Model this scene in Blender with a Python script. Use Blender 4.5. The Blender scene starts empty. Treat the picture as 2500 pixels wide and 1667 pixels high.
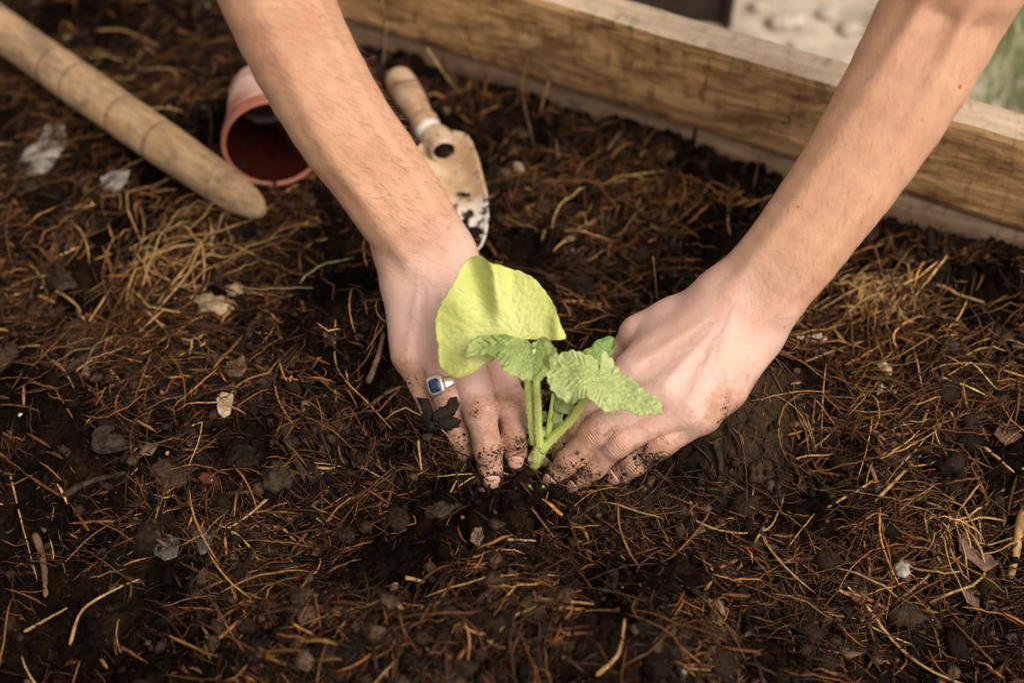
import bpy, math, random
import numpy as np
from mathutils import Vector, Matrix

S = bpy.context.scene
COL = S.collection
rng = np.random.default_rng(7)
random.seed(7)
R = math.radians

# ------------------------------------------------------------------ camera
PITCH, DIST, LENS = R(52), 1.0, 50.0
CAM = np.array([0, -DIST*math.cos(PITCH), DIST*math.sin(PITCH)])
FW = np.array([0, math.cos(PITCH), -math.sin(PITCH)])
UP = np.array([0, math.sin(PITCH), math.cos(PITCH)])
cd = bpy.data.cameras.new("camera"); cam = bpy.data.objects.new("camera", cd); COL.objects.link(cam)
cam.location = CAM; cam.rotation_euler = (R(90)-PITCH, 0, 0)
cd.lens = LENS; cd.sensor_width = 36; cd.clip_start = .02; cd.clip_end = 400
cd.dof.use_dof = True; cd.dof.focus_distance = .905; cd.dof.aperture_fstop = 2.8
S.camera = cam

# ------------------------------------------------------------------ world, sun, exposure
SUN_EL, SUN_AZ = R(54), R(128)        # azimuth from +Y towards +X
w = bpy.data.worlds.new("World"); S.world = w; w.use_nodes = True
nt = w.node_tree; bgd = nt.nodes['Background']
sky = nt.nodes.new('ShaderNodeTexSky'); sky.sky_type = 'NISHITA'; sky.sun_disc = False
sky.sun_elevation = SUN_EL; sky.sun_rotation = SUN_AZ; sky.air_density = 1.0; sky.dust_density = 4.0
hs = nt.nodes.new('ShaderNodeHueSaturation'); hs.inputs['Saturation'].default_value = .12
mt = nt.nodes.new('ShaderNodeMix'); mt.data_type = 'RGBA'; mt.blend_type = 'MULTIPLY'; mt.inputs[0].default_value = 1
mt.inputs[7].default_value = (1.0, .885, .77, 1)      # warm white balance of an overcast sky
nt.links.new(sky.outputs[0], hs.inputs['Color']); nt.links.new(hs.outputs[0], mt.inputs[6])
nt.links.new(mt.outputs[2], bgd.inputs[0]); bgd.inputs[1].default_value = .076
sl = bpy.data.lights.new("sun", 'SUN'); sun = bpy.data.objects.new("sun", sl); COL.objects.link(sun)
sl.energy = 1.35; sl.angle = R(40); sl.color = (1, .91, .80)
sd = Vector((math.sin(SUN_AZ)*math.cos(SUN_EL), math.cos(SUN_AZ)*math.cos(SUN_EL), math.sin(SUN_EL)))
sun.rotation_euler = sd.to_track_quat('Z', 'Y').to_euler(); sun.location = sd*3
S.view_settings.view_transform = 'Standard'; S.view_settings.look = 'None'
S.view_settings.exposure = 1.02; S.view_settings.gamma = 1
S.view_settings.use_curve_mapping = False
S.cycles.use_denoising = True
S.cycles.max_bounces = 6

# ------------------------------------------------------------------ survey helpers: where a sight line of the survey meets height z
def at(x, y, z):                       # x, y of the 2500-wide survey sheet
    d = FW*(LENS/36) + np.array([1., 0, 0])*((x-1250)/2500) - UP*((y-833.5)/2500)
    return CAM + d*((z-CAM[2])/d[2])
K = 2500/2352
def P(x, y, z): return at(x*K, y*K, z)

# ------------------------------------------------------------------ object helpers
def tag(o, label=None, cat=None, group=None, kind=None):
    if label: o['label'] = label
    if cat: o['category'] = cat
    if group: o['group'] = group
    if kind: o['kind'] = kind
    return o
def link(o, parent=None):
    COL.objects.link(o)
    if parent: o.parent = parent
    return o
def empty(name, loc, label, cat, group=None):
    o = bpy.data.objects.new(name, None); o.location = loc; o.empty_display_size = .01
    link(o); return tag(o, label, cat, group)
def mesh(name, V, F, mat=None, parent=None, smooth=True, attrs=None, colors=None):
    """V (n,3) world coordinates; F int array (m,3|4) or list of arrays"""
    V = np.asarray(V, np.float32).reshape(-1, 3)
    Fs = F if isinstance(F, list) else [F]
    me = bpy.data.meshes.new(name)
    loops = np.concatenate([np.asarray(f).ravel() for f in Fs]).astype(np.int32)
    tot = np.concatenate([np.full(len(f), np.asarray(f).shape[1]) for f in Fs]).astype(np.int32)
    st = np.concatenate([[0], np.cumsum(tot)[:-1]]).astype(np.int32)
    off = np.zeros(3)
    if parent is not None: off = np.array(parent.location)
    me.vertices.add(len(V)); me.vertices.foreach_set('co', (V-off).astype(np.float32).ravel())
    me.loops.add(len(loops)); me.loops.foreach_set('vertex_index', loops)
    me.polygons.add(len(tot)); me.polygons.foreach_set('loop_start', st); me.polygons.foreach_set('loop_total', tot)
    me.polygons.foreach_set('use_smooth', np.full(len(tot), smooth))
    me.update(calc_edges=True)
    for k, a in (attrs or {}).items():
        at_ = me.attributes.new(k, 'FLOAT', 'POINT'); at_.data.foreach_set('value', np.asarray(a, np.float32))
    if colors is not None:
        c = np.ones((len(V), 4), np.float32); c[:, :3] = colors
        ca = me.attributes.new('col', 'FLOAT_COLOR', 'POINT'); ca.data.foreach_set('color', c.ravel())
    if mat: me.materials.append(mat)
    o = bpy.data.objects.new(name, me)
    return link(o, parent)
def rebase(o, loc):
    """put a top-level mesh's origin at loc"""
    me = o.data; n = len(me.vertices); c = np.empty(n*3, np.float32); me.vertices.foreach_get('co', c)
    c = c.reshape(-1, 3) - np.asarray(loc, np.float32); me.vertices.foreach_set('co', c.ravel()); o.location = loc; me.update()
    return o

def nrm(v): v = np.asarray(v, float); return v/np.linalg.norm(v)
def spline(pts, n):
    pts = np.asarray(pts, float); m = len(pts)
    if m == 2: t = np.linspace(0, 1, n)[:, None]; return pts[0]*(1-t)+pts[1]*t
    Q = np.vstack([2*pts[0]-pts[1], pts, 2*pts[-1]-pts[-2]])
    u = np.linspace(0, m-1-1e-6, n); i = u.astype(int); f = (u-i)[:, None]
    a, b, c, d = Q[i], Q[i+1], Q[i+2], Q[i+3]
    return .5*((2*b)+(c-a)*f+(2*a-5*b+4*c-d)*f**2+(3*b-a-3*c+d)*f**3)
def tube(path, rad, seg=12, flat=1.0, upv=(0, 0, 1), cap=True):
    """V,F of a tube along path; radius array; flat squashes along upv-ish"""
    path = np.asarray(path, float); n = len(path); rad = np.broadcast_to(rad, (n,))
    T = np.gradient(path, axis=0); T /= np.linalg.norm(T, axis=1)[:, None]+1e-12
    U = np.asarray(upv, float)[None]-T*(T@np.asarray(upv, float))[:, None]; U /= np.linalg.norm(U, axis=1)[:, None]+1e-9
    B = np.cross(T, U); a = np.linspace(0, 2*math.pi, seg, endpoint=False)
    V = path[:, None]+rad[:, None, None]*(np.cos(a)[None, :, None]*B[:, None]+flat*np.sin(a)[None, :, None]*U[:, None])
    V = V.reshape(-1, 3)
    i = np.arange(n-1)[:, None]; j = np.arange(seg)[None]
    F = np.stack([i*seg+j, i*seg+(j+1) % seg, (i+1)*seg+(j+1) % seg, (i+1)*seg+j], -1).reshape(-1, 4)
    Fs = [F]
    if cap:
        V = np.vstack([V, path[0], path[-1]]); c0, c1 = n*seg, n*seg+1; j = np.arange(seg)
        Fs.append(np.stack([np.full(seg, c0), (j+1) % seg, j], -1)); Fs.append(np.stack([np.full(seg, c1), (n-1)*seg+j, (n-1)*seg+(j+1) % seg], -1))
    return V, Fs
def merge(parts):
    Vs, F3, F4, o = [], [], [], 0
    for V, Fs in parts:
        for f in (Fs if isinstance(Fs, list) else [Fs]):
            (F3 if f.shape[1] == 3 else F4).append(f+o)
        Vs.append(V); o += len(V)
    out = []
    if F4: out.append(np.vstack(F4))
    if F3: out.append(np.vstack(F3))
    return np.vstack(Vs), out

def blob(c, r, sq, n=14, amp=.18, seed=1, f=2.5):
    """uneven lump: sphere grid with noise. sq = axis scales"""
    r_ = np.random.default_rng(seed); u = np.linspace(0, math.pi, n+1)[1:-1]; a = np.linspace(0, 2*math.pi, 2*n, endpoint=False)
    D = np.array([[math.sin(p)*math.cos(q), math.sin(p)*math.sin(q), math.cos(p)] for p in u for q in a]+[[0, 0, 1], [0, 0, -1]])
    k = r_.normal(0, 1, (5, 3))*f; ph = r_.uniform(0, 6, 5); s_ = 1+amp*sum(np.sin(D@k[i]*(1+.7*i)+ph[i])/(1+.6*i) for i in range(5))
    V = np.asarray(c)+D*s_[:, None]*r*np.asarray(sq); m = 2*n; q = n-1; F = np.array([[i*m+j, (i+1)*m+j, (i+1)*m+(j+1) % m, i*m+(j+1) % m] for i in range(q-1) for j in range(m)])
    T = np.array([[q*m, j, (j+1) % m] for j in range(m)]+[[q*m+1, (q-1)*m+(j+1) % m, (q-1)*m+j] for j in range(m)]); return V, [F, T]

# ------------------------------------------------------------------ noise (numpy)
_lat = rng.random((8, 512, 512)).astype(np.float32)
def vn(x, y, f, s=0):
    L = _lat[s % 8]; x = x*f+31.7*s+1000; y = y*f+17.3*s+1000
    i = np.floor(x).astype(int); j = np.floor(y).astype(int); u = x-i; v = y-j
    u = u*u*(3-2*u); v = v*v*(3-2*v); i &= 511; j &= 511; i1 = (i+1) & 511; j1 = (j+1) & 511
    return (L[i, j]*(1-u)+L[i1, j]*u)*(1-v)+(L[i, j1]*(1-u)+L[i1, j1]*u)*v-.5
def fbm(x, y, f, o=4, s=0, g=.5):
    r = 0; a = 1
    for k in range(o): r = r+a*vn(x, y, f*2.03**k, s+k); a *= g
    return r
def worley(x, y, f, s=0):
    """round clods: 1 at a cell's heart, 0 at its border"""
    x = x*f+1000.3*(s+1); y = y*f+700.7*(s+1); i = np.floor(x).astype(int); j = np.floor(y).astype(int)
    best = np.full(np.shape(x), 9.); sec = best.copy()
    for a in (-1, 0, 1):
        for b in (-1, 0, 1):
            jx = _lat[s % 8, (i+a) & 511, (j+b) & 511]; jy = _lat[(s+3) % 8, (i+a) & 511, (j+b) & 511]
            d = np.hypot(i+a+jx-x, j+b+jy-y)
            sec = np.minimum(sec, np.maximum(best, d)); best = np.minimum(best, d)
    return np.clip((sec-best)*1.4, 0, 1)**.6
def sstep(a, b, x): t = np.clip((x-a)/(b-a), 0, 1); return t*t*(3-2*t)

# ------------------------------------------------------------------ material helpers
def new_mat(name):
    m = bpy.data.materials.new(name); m.use_nodes = True; t = m.node_tree; b = t.nodes['Principled BSDF']; return m, t, b
def N(t, typ, **kw):
    n = t.nodes.new(typ)
    for k, v in kw.items(): setattr(n, k, v)
    return n
def noise(t, scale, detail=4, rough=.6, vec=None, dist=0):
    n = N(t, 'ShaderNodeTexNoise'); n.inputs['Scale'].default_value = scale; n.inputs['Detail'].default_value = detail
    n.inputs['Roughness'].default_value = rough; n.inputs['Distortion'].default_value = dist
    if vec: t.links.new(vec, n.inputs['Vector'])
    return n
def ramp(t, fac, stops):
    r = N(t, 'ShaderNodeValToRGB'); e = r.color_ramp.elements
    while len(e) < len(stops): e.new(.5)
    for k, (p, c) in enumerate(stops):
        e[k].position = p; e[k].color = (*c, 1) if len(c) == 3 else c
    t.links.new(fac, r.inputs[0]); return r
def mixc(t, fac, a, b, mode='MIX'):
    m = N(t, 'ShaderNodeMix', data_type='RGBA', blend_type=mode)
    for k, v in ((0, fac), (6, a), (7, b)):
        if isinstance(v, bpy.types.NodeSocket): t.links.new(v, m.inputs[k])
        elif k == 0: m.inputs[0].default_value = v
        else: m.inputs[k].default_value = (*v, 1)
    return m.outputs[2]
def mth(t, op, a, b=None, c=None):
    m = N(t, 'ShaderNodeMath', operation=op)
    for k, v in enumerate((a, b, c)):
        if v is None: continue
        if isinstance(v, bpy.types.NodeSocket): t.links.new(v, m.inputs[k])
        else: m.inputs[k].default_value = v
    return m.outputs[0]
def bump(t, b, h, dist, strength=1.0, prev=None):
    n = N(t, 'ShaderNodeBump'); n.inputs['Distance'].default_value = dist; n.inputs['Strength'].default_value = strength
    t.links.new(h, n.inputs['Height'])
    if prev: t.links.new(prev.outputs[0], n.inputs['Normal'])
    if b: t.links.new(n.outputs[0], b.inputs['Normal'])
    return n
def coord(t, which='Object', scale=None):
    c = N(t, 'ShaderNodeTexCoord').outputs[which]
    if scale:
        m = N(t, 'ShaderNodeMapping'); m.inputs['Scale'].default_value = scale; t.links.new(c, m.inputs[0]); return m.outputs[0]
    return c
def attr(t, name, out='Fac'): return N(t, 'ShaderNodeAttribute', attribute_name=name).outputs[out]

# ------------------------------------------------------------------ materials
def make_mats():
    M = {}
    # soil
    m, t, b = new_mat('soil'); c = coord(t)
    n1 = noise(t, 22, 5, .6, c); n2 = noise(t, 260, 5, .7, c); n3 = noise(t, 900, 3, .6, c)
    base = ramp(t, n1.outputs[0], [(.32, (.0022, .0011, .0005)), (.5, (.0070, .0036, .0018)), (.68, (.022, .0115, .0058))]).outputs[0]
    fine = ramp(t, n2.outputs[0], [(.3, (.3, .3, .3)), (.6, (1.1, 1.1, 1.1)), (.75, (2.2, 2.0, 1.8))]).outputs[0]
    col = mixc(t, 1.0, base, fine, 'MULTIPLY')
    mud = mixc(t, n2.outputs[0], (.018, .0105, .006), (.068, .043, .027)); b.inputs['Specular IOR Level'].default_value = .05
    col = mixc(t, attr(t, 'mud'), col, mud)
    t.links.new(col, b.inputs['Base Color'])
    r = ramp(t, noise(t, 60, 3, .6, c).outputs[0], [(.30, (.42,)*3), (.45, (.85,)*3)]); t.links.new(r.outputs[0], b.inputs['Roughness'])
    bp = bump(t, None, n2.outputs[0], .0022); bump(t, b, n3.outputs[0], .0008, prev=bp)
    M['soil'] = m
    # coloured fibres and crumbs
    for nm, ro, sp in (('fibre', .5, .22), ('crumb', .8, .1)):
        m, t, b = new_mat(nm); c = coord(t); n = noise(t, 350, 3, .6, c)
        k = ramp(t, n.outputs[0], [(.3, (.35,)*3), (.55, (1,)*3), (.75, (1.35,)*3)]).outputs[0]
        t.links.new(mixc(t, 1.0, attr(t, 'col', 'Color'), k, 'MULTIPLY'), b.inputs['Base Color'])
        b.inputs['Roughness'].default_value = ro; b.inputs['Specular IOR Level'].default_value = sp
        bump(t, b, n.outputs[0], .0005); M[nm] = m
    # skin
    m, t, b = new_mat('skin'); c = coord(t)
    n1 = noise(t, 28, 4, .55, c); n2 = noise(t, 150, 4, .6, c)
    arm = mixc(t, n1.outputs[0], (.52, .28, .172), (.68, .425, .29)); hand = mixc(t, n1.outputs[0], (.58, .35, .29), (.73, .52, .455))
    col = mixc(t, attr(t, 'hand'), arm, hand)
    red = ramp(t, noise(t, 24, 5, .7, c).outputs[0], [(.44, (0,)*3), (.68, (1,)*3)]).outputs[0]
    col = mixc(t, mth(t, 'MULTIPLY', red, .36), col, (.54, .23, .16))
    jw = attr(t, 'jw'); jt = attr(t, 'jt')
    col = mixc(t, mth(t, 'MULTIPLY', attr(t, 'vein'), .28), col, (.48, .36, .36))
    col = mixc(t, mth(t, 'MULTIPLY', jw, .30), col, (.62, .33, .24))
    # freckles and small red spots
    v = N(t, 'ShaderNodeTexVoronoi'); v.inputs['Scale'].default_value = 55; t.links.new(c, v.inputs['Vector'])
    fr = ramp(t, v.outputs['Distance'], [(.03, (1,)*3), (.085, (0,)*3)]).outputs[0]
    fr2 = mth(t, 'MULTIPLY', fr, ramp(t, noise(t, 34, 2, .5, c).outputs[0], [(.56, (0,)*3), (.62, (1,)*3)]).outputs[0])
    col = mixc(t, mth(t, 'MULTIPLY', fr2, .7), col, (.42, .13, .08))
    # wrinkles over the joints: fine waves across the finger
    wob = noise(t, 130, 3, .6, c)
    ph = mth(t, 'ADD', mth(t, 'MULTIPLY', jt, 2*math.pi/.0017), mth(t, 'MULTIPLY', wob.outputs[0], 14.0))
    wr = mth(t, 'MULTIPLY', mth(t, 'MULTIPLY', mth(t, 'SINE', ph), jw), ramp(t, noise(t, 210, 2, .5, c).outputs[0], [(.38, (.2,)*3), (.6, (1,)*3)]).outputs[0])
    wd = ramp(t, wr, [(.35, (0,)*3), (.95, (1,)*3)]).outputs[0]
    col = mixc(t, mth(t, 'MULTIPLY', wd, .38), col, (.30, .13, .075))
    # soil stuck to the skin: a brown film, then crumbs
    col = mixc(t, attr(t, 'scab'), col, (.42, .02, .012))
    dirt = attr(t, 'dirt'); d1 = noise(t, 125, 7, .76, c); d2 = noise(t, 620, 4, .7, c)
    film = mth(t, 'ADD', mth(t, 'MULTIPLY', dirt, 1.0), mth(t, 'SUBTRACT', d1.outputs[0], .66))
    fm = ramp(t, film, [(.0, (0,)*3), (.26, (.75,)*3)]).outputs[0]
    col = mixc(t, fm, col, (.37, .19, .11))
    crm = mth(t, 'ADD', mth(t, 'MULTIPLY', dirt, .42), mth(t, 'SUBTRACT', mth(t, 'ADD', mth(t, 'MULTIPLY', d1.outputs[0], .5), mth(t, 'MULTIPLY', d2.outputs[0], .5)), .75))
    cm = ramp(t, crm, [(.0, (0,)*3), (.035, (1,)*3)]).outputs[0]
    col = mixc(t, cm, col, (.028, .016, .010))
    t.links.new(col, b.inputs['Base Color'])
    ro = mixc(t, cm, (.5,)*3, (.85,)*3); t.links.new(ro, b.inputs['Roughness'])
    b.inputs['Subsurface Weight'].default_value = .22; b.inputs['Subsurface Radius'].default_value = (1, .35, .2); b.inputs['Subsurface Scale'].default_value = .006
    b.inputs['Specular IOR Level'].default_value = .35
    b0 = bump(t, None, wr, .00022, .9); b1 = bump(t, None, noise(t, 330, 5, .7, coord(t, 'Object')).outputs[0], .0006, prev=b0)
    bump(t, b, cm, .0006, prev=b1)
    M['skin'] = m
    m, t, b = new_mat('nail'); c = coord(t); n = noise(t, 300, 4, .7, c)
    k = ramp(t, n.outputs[0], [(.42, (0,)*3), (.55, (0,)*3), (.60, (1,)*3)]).outputs[0]
    t.links.new(mixc(t, k, mixc(t, noise(t, 80, 2, .5, c).outputs[0], (.52, .27, .215), (.66, .41, .345)), (.05, .03, .02)), b.inputs['Base Color'])
    b.inputs['Roughness'].default_value = .28; b.inputs['Subsurface Weight'].default_value = .15; b.inputs['Subsurface Scale'].default_value = .003
    M['nail'] = m
    m, t, b = new_mat('hair'); b.inputs['Base Color'].default_value = (.34, .17, .08, 1); b.inputs['Roughness'].default_value = .5; M['hair'] = m
    # silver, lapis
    m, t, b = new_mat('silver'); b.inputs['Base Color'].default_value = (.78, .76, .70, 1); b.inputs['Metallic'].default_value = .9; b.inputs['Roughness'].default_value = .33
    bump(t, b, noise(t, 500, 3, .6, coord(t)).outputs[0], .0002); M['silver'] = m
    m, t, b = new_mat('blue_stone'); c = coord(t)
    t.links.new(mixc(t, noise(t, 500, 4, .6, c).outputs[0], (.006, .014, .05), (.035, .07, .18)), b.inputs['Base Color']); b.inputs['Roughness'].default_value = .22; M['blue'] = m
    # leaves
    def leaf_mat(nm, c1, c2, cv, quilt, tr):
        m, t, b = new_mat(nm); c = coord(t)
        n1 = noise(t, 45, 4, .6, c); n2 = noise(t, 420, 4, .65, c)
        col = mixc(t, n1.outputs[0], c1, c2)
        col = mixc(t, ramp(t, n2.outputs[0], [(.5, (0,)*3), (.72, (.35,)*3)]).outputs[0], col, (.66, .72, .4))
        col = mixc(t, attr(t, 'vein'), col, cv)
        col = mixc(t, attr(t, 'dark'), col, tuple(x*.45 for x in c1))
        vo = N(t, 'ShaderNodeTexVoronoi', feature='DISTANCE_TO_EDGE'); vo.inputs['Scale'].default_value = 210; wv_ = N(t, 'ShaderNodeVectorMath', operation='MULTIPLY_ADD'); t.links.new(noise(t, 120, 2, .5, c).outputs['Color'], wv_.inputs[0]); wv_.inputs[1].default_value = (.006,)*3; t.links.new(c, wv_.inputs[2]); t.links.new(wv_.outputs[0], vo.inputs['Vector'])
        cell = ramp(t, vo.outputs['Distance'], [(0, (0,)*3), (.25, (1,)*3)]).outputs[0]
        dkn = ramp(t, vo.outputs['Distance'], [(0, (.55, .62, .5)), (.10, (.9,)*3), (.3, (1.04,)*3)]).outputs[0]
        if quilt > .5: col = mixc(t, .4, col, dkn, 'MULTIPLY')
        t.links.new(col, b.inputs['Base Color']); b.inputs['Roughness'].default_value = .52; b.inputs['Specular IOR Level'].default_value = .3
        b0 = bump(t, None, cell, .00022*quilt, 1.0); bump(t, b, n2.outputs[0], .0007, prev=b0)
        tl = N(t, 'ShaderNodeBsdfTranslucent'); t.links.new(mixc(t, 1.0, col, (1.0, 1.05, .45), 'MULTIPLY'), tl.inputs[0])
        mx = N(t, 'ShaderNodeMixShader'); mx.inputs[0].default_value = tr
        t.links.new(b.outputs[0], mx.inputs[1]); t.links.new(tl.outputs[0], mx.inputs[2])
        t.links.new(mx.outputs[0], t.nodes['Material Output'].inputs[0]); return m
    M['leaf_pale'] = leaf_mat('pale_leaf', (.57, .63, .16), (.67, .715, .25), (.78, .82, .5), .3, .25)
    M['leaf_mid'] = leaf_mat('mid_leaf', (.33, .42, .125), (.46, .545, .21), (.20, .29, .07), .9, .25)
    M['leaf_light'] = leaf_mat('light_leaf', (.46, .545, .20), (.58, .655, .31), (.32, .41, .13), .9, .25)
    M['leaf_dark'] = leaf_mat('dark_leaf', (.15, .27, .055), (.22, .36, .09), (.34, .46, .17), .5, .25)
    m, t, b = new_mat('stalk'); c = coord(t, 'Object', (1, 1, .35)); n = noise(t, 300, 4, .6, c)
    t.links.new(mixc(t, n.outputs[0], (.50, .63, .10), (.74, .82, .30)), b.inputs['Base Color'])
    b.inputs['Roughness'].default_value = .4; b.inputs['Subsurface Weight'].default_value = .3; b.inputs['Subsurface Scale'].default_value = .004
    b.inputs['Subsurface Radius'].default_value = (.6, 1, .2); M['stalk'] = m
    m, t, b = new_mat('fuzz'); b.inputs['Base Color'].default_value = (.62, .74, .42, 1); M['fuzz'] = m
    # wood: used with local x along the grain
    def wood(nm, a, bb, st, stain, sx=1.0, gr=.0012, thr=.5):
        m, t, b = new_mat(nm); c = coord(t, 'Object', (sx*.10, 1, 1)); c2 = coord(t)
        g = noise(t, 190, 6, .65, c, .4); g2 = noise(t, 34, 6, .7, coord(t, 'Object', (sx*.3, 1, 1)), 1.2)
        col = mixc(t, ramp(t, g.outputs[0], [(.3, (0,)*3), (.7, (1,)*3)]).outputs[0], a, bb)
        blot = ramp(t, g2.outputs[0], [(thr-.03, (0,)*3), (thr+.12, (1,)*3)]).outputs[0]
        col = mixc(t, mth(t, 'MULTIPLY', blot, .8), col, st)
        # dark weather specks and saw marks across the grain
        g3 = noise(t, 75, 7, .78, coord(t, 'Object', (1.2, .8, .5)))
        sp = ramp(t, g3.outputs[0], [(.51, (0,)*3), (.68, (1,)*3)]).outputs[0]
        col = mixc(t, mth(t, 'MULTIPLY', sp, stain), col, tuple(x*.13 for x in a))
        col = mixc(t, mth(t, 'MULTIPLY', attr(t, 'groove'), .5), col, tuple(x*.25 for x in a))
        t.links.new(col, b.inputs['Base Color']); b.inputs['Roughness'].default_value = .8; b.inputs['Specular IOR Level'].default_value = .25
        b0 = bump(t, None, g.outputs[0], gr); bump(t, b, g3.outputs[0], .0012, prev=b0); return m
    M['plank_face'] = wood('plank_face', (.36, .19, .07), (.70, .46, .225), (.13, .062, .026), .95, thr=.475)
    M['plank_top'] = wood('plank_top', (.38, .29, .205), (.60, .48, .36), (.34, .27, .21), .5, thr=.6)
    M['plank_low'] = wood('plank_lower', (.22, .145, .09), (.36, .25, .165), (.14, .095, .065), .6)
    M['box_wood'] = wood('dark_board', (.035, .024, .02), (.07, .05, .04), (.02, .014, .012), .5)
    M['pole'] = wood('pole_wood', (.36, .215, .10), (.56, .40, .245), (.22, .155, .105), .55, sx=1.6, gr=.0006, thr=.5)
    M['handle'] = wood('handle_wood', (.36, .22, .13), (.52, .38, .26), (.28, .15, .08), .3, sx=2, gr=.0004, thr=.52)
    # pot plastic
    m, t, b = new_mat('terracotta_plastic'); c = coord(t); n = noise(t, 45, 4, .6, c)
    t.links.new(mixc(t, ramp(t, n.outputs[0], [(.35, (0,)*3), (.65, (1,)*3)]).outputs[0], (.46, .17, .11), (.78, .56, .50)), b.inputs['Base Color'])
    b.inputs['Roughness'].default_value = .42; M['pot'] = m
    m, t, b = new_mat('pot_inside'); c = coord(t)  # dark red plastic, with the shade inside the pot put into its colour
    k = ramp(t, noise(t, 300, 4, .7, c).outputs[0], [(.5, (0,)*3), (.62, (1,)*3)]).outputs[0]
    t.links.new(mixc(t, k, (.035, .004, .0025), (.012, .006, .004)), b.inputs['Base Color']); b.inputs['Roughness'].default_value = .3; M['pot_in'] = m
    m, t, b = new_mat('pot_rim'); n = noise(t, 90, 4, .6, coord(t))
    t.links.new(mixc(t, n.outputs[0], (.33, .09, .055), (.47, .19, .13)), b.inputs['Base Color']); b.inputs['Roughness'].default_value = .35; M['rim'] = m
    # trowel blade: worn enamel, tip sheen put in as pale colour, soil on it
    m, t, b = new_mat('trowel_blade'); c = coord(t); n = noise(t, 40, 5, .6, c); n2 = noise(t, 130, 5, .65, c)
    col = mixc(t, ramp(t, n.outputs[0], [(.4, (0,)*3), (.6, (1,)*3)]).outputs[0], (.42, .25, .12), (.60, .45, .31))
    tip = attr(t, 'tip')
    col = mixc(t, tip, col, (.80, .74, .68))
    dk = ramp(t, mth(t, 'ADD', n2.outputs[0], mth(t, 'MULTIPLY', tip, .09)), [(.60, (0,)*3), (.63, (1,)*3)]).outputs[0]
    col = mixc(t, dk, col, (.02, .013, .008)); t.links.new(col, b.inputs['Base Color'])
    b.inputs['Roughness'].default_value = .3; b.inputs['Coat Weight'].default_value = .3; M['blade'] = m
    m, t, b = new_mat('steel'); b.inputs['Base Color'].default_value = (.75, .72, .68, 1); b.inputs['Metallic'].default_value = 1; b.inputs['Roughness'].default_value = .3; M['steel'] = m
    m, t, b = new_mat('white_metal'); n = noise(t, 200, 3, .6, coord(t)); t.links.new(mixc(t, n.outputs[0], (.55, .5, .44), (.8, .76, .7)), b.inputs['Base Color']); b.inputs['Roughness'].default_value = .35; M['white_metal'] = m
    # solids with one colour family
    def plain(nm, a, bb, ro=.7, sc=120, bd=.001, sp=.3):
        m, t, b = new_mat(nm); n = noise(t, sc, 5, .65, coord(t))
        t.links.new(mixc(t, ramp(t, n.outputs[0], [(.35, (0,)*3), (.65, (1,)*3)]).outputs[0], a, bb), b.inputs['Base Color'])
        b.inputs['Roughness'].default_value = ro; b.inputs['Specular IOR Level'].default_value = sp; bump(t, b, n.outputs[0], bd); return m
    M['pale_stone'] = plain('pale_stone', (.10, .065, .035), (.46, .34, .21), .8, 90, .003)
    M['grey_chip'] = plain('grey_chip', (.12, .105, .09), (.40, .36, .32), .7, 100)
    M['dark_clod'] = plain('dark_clod', (.005, .003, .0018), (.028, .017, .010), .85, 170, .003, .08)
    M['mud_clod'] = plain('mud_clod', (.016, .010, .006), (.062, .042, .027), .7, 200, .003, .15)
    M['bark'] = plain('bark', (.05, .026, .013), (.16, .09, .05), .7, 120, .0015)
    M['twig_dark'] = plain('dark_twig', (.012, .007, .004), (.05, .03, .018), .6, 150, .0012, .15)
    M['dry_leaf'] = plain('dry_leaf', (.09, .045, .03), (.22, .12, .085), .6, 90)
    M['grey_leaf'] = plain('grey_leaf', (.03, .026, .022), (.09, .08, .068), .35, 90, .001, .2)
    M['pale_leaf_dry'] = plain('pale_dry_leaf', (.26, .19, .12), (.48, .38, .27), .7, 90)
    M['seed'] = plain('red_seed', (.06, .009, .004), (.16, .03, .014), .18, 60, .0002, .6)
    M['black_pod'] = plain('black_pod', (.002, .0014, .001), (.022, .013, .008), .55, 420, .0016, .2)
    M['straw'] = plain('straw', (.17, .088, .028), (.42, .26, .105), .55, 160, .0005)
    M['straw_brown'] = plain('brown_straw', (.07, .032, .011), (.19, .095, .036), .55, 160, .0005)
    M['gravel'] = plain('gravel', (.34, .30, .24), (.55, .50, .42), .85, 8, .002)
    M['outer'] = plain('path_ground', (.24, .205, .15), (.52, .46, .37), .9, 22, .004)
    M['grass'] = plain('grass', (.34, .38, .20), (.48, .52, .32), .7, 20, .001)
    M['sprout'] = plain('sprout', (.16, .28, .03), (.28, .42, .06), .5, 90)
    return M
M = make_mats()

# ------------------------------------------------------------------ hands: joints (survey 2500 sheet, height)
RH = dict(   # the person's right hand, at the left of the view
    wrist=at(1046, 642, .078), uln=[at(1003, 705, .066), at(1012, 835, .052)],
    pinky=[at(1002, 868, .052), at(1030, 938, .036), at(1054, 1004, .022), at(1068, 1052, .006)],
    ring=[at(1058, 842, .060), at(1097, 972, .041), at(1124, 1062, .019), at(1146, 1132, -.002)],
    middle=[at(1116, 822, .063), at(1173, 1004, .043), at(1192, 1096, .022), at(1200, 1172, .003)],
    index=[at(1182, 820, .058), at(1246, 982, .039), at(1256, 1064, .021), at(1258, 1122, .005)],
    thumb=[at(1110, 700, .058), at(1190, 780, .045), at(1235, 850, .025), at(1255, 905, .005)],
    fore=[(at(1032, 590, .092), .0288), (at(972, 500, .120), .0297), (at(905, 400, .145), .0305), (at(838, 311, .170), .0312), (at(735, 130, .215), .0320), (at(652, -60, .262), .0328), (at(598, -190, .285), .0345), (at(560, -330, .31), .036)],
    up=[(np.array([-.20, .42, .44]), .047), (np.array([-.19, .52, .56]), .052)])
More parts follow.
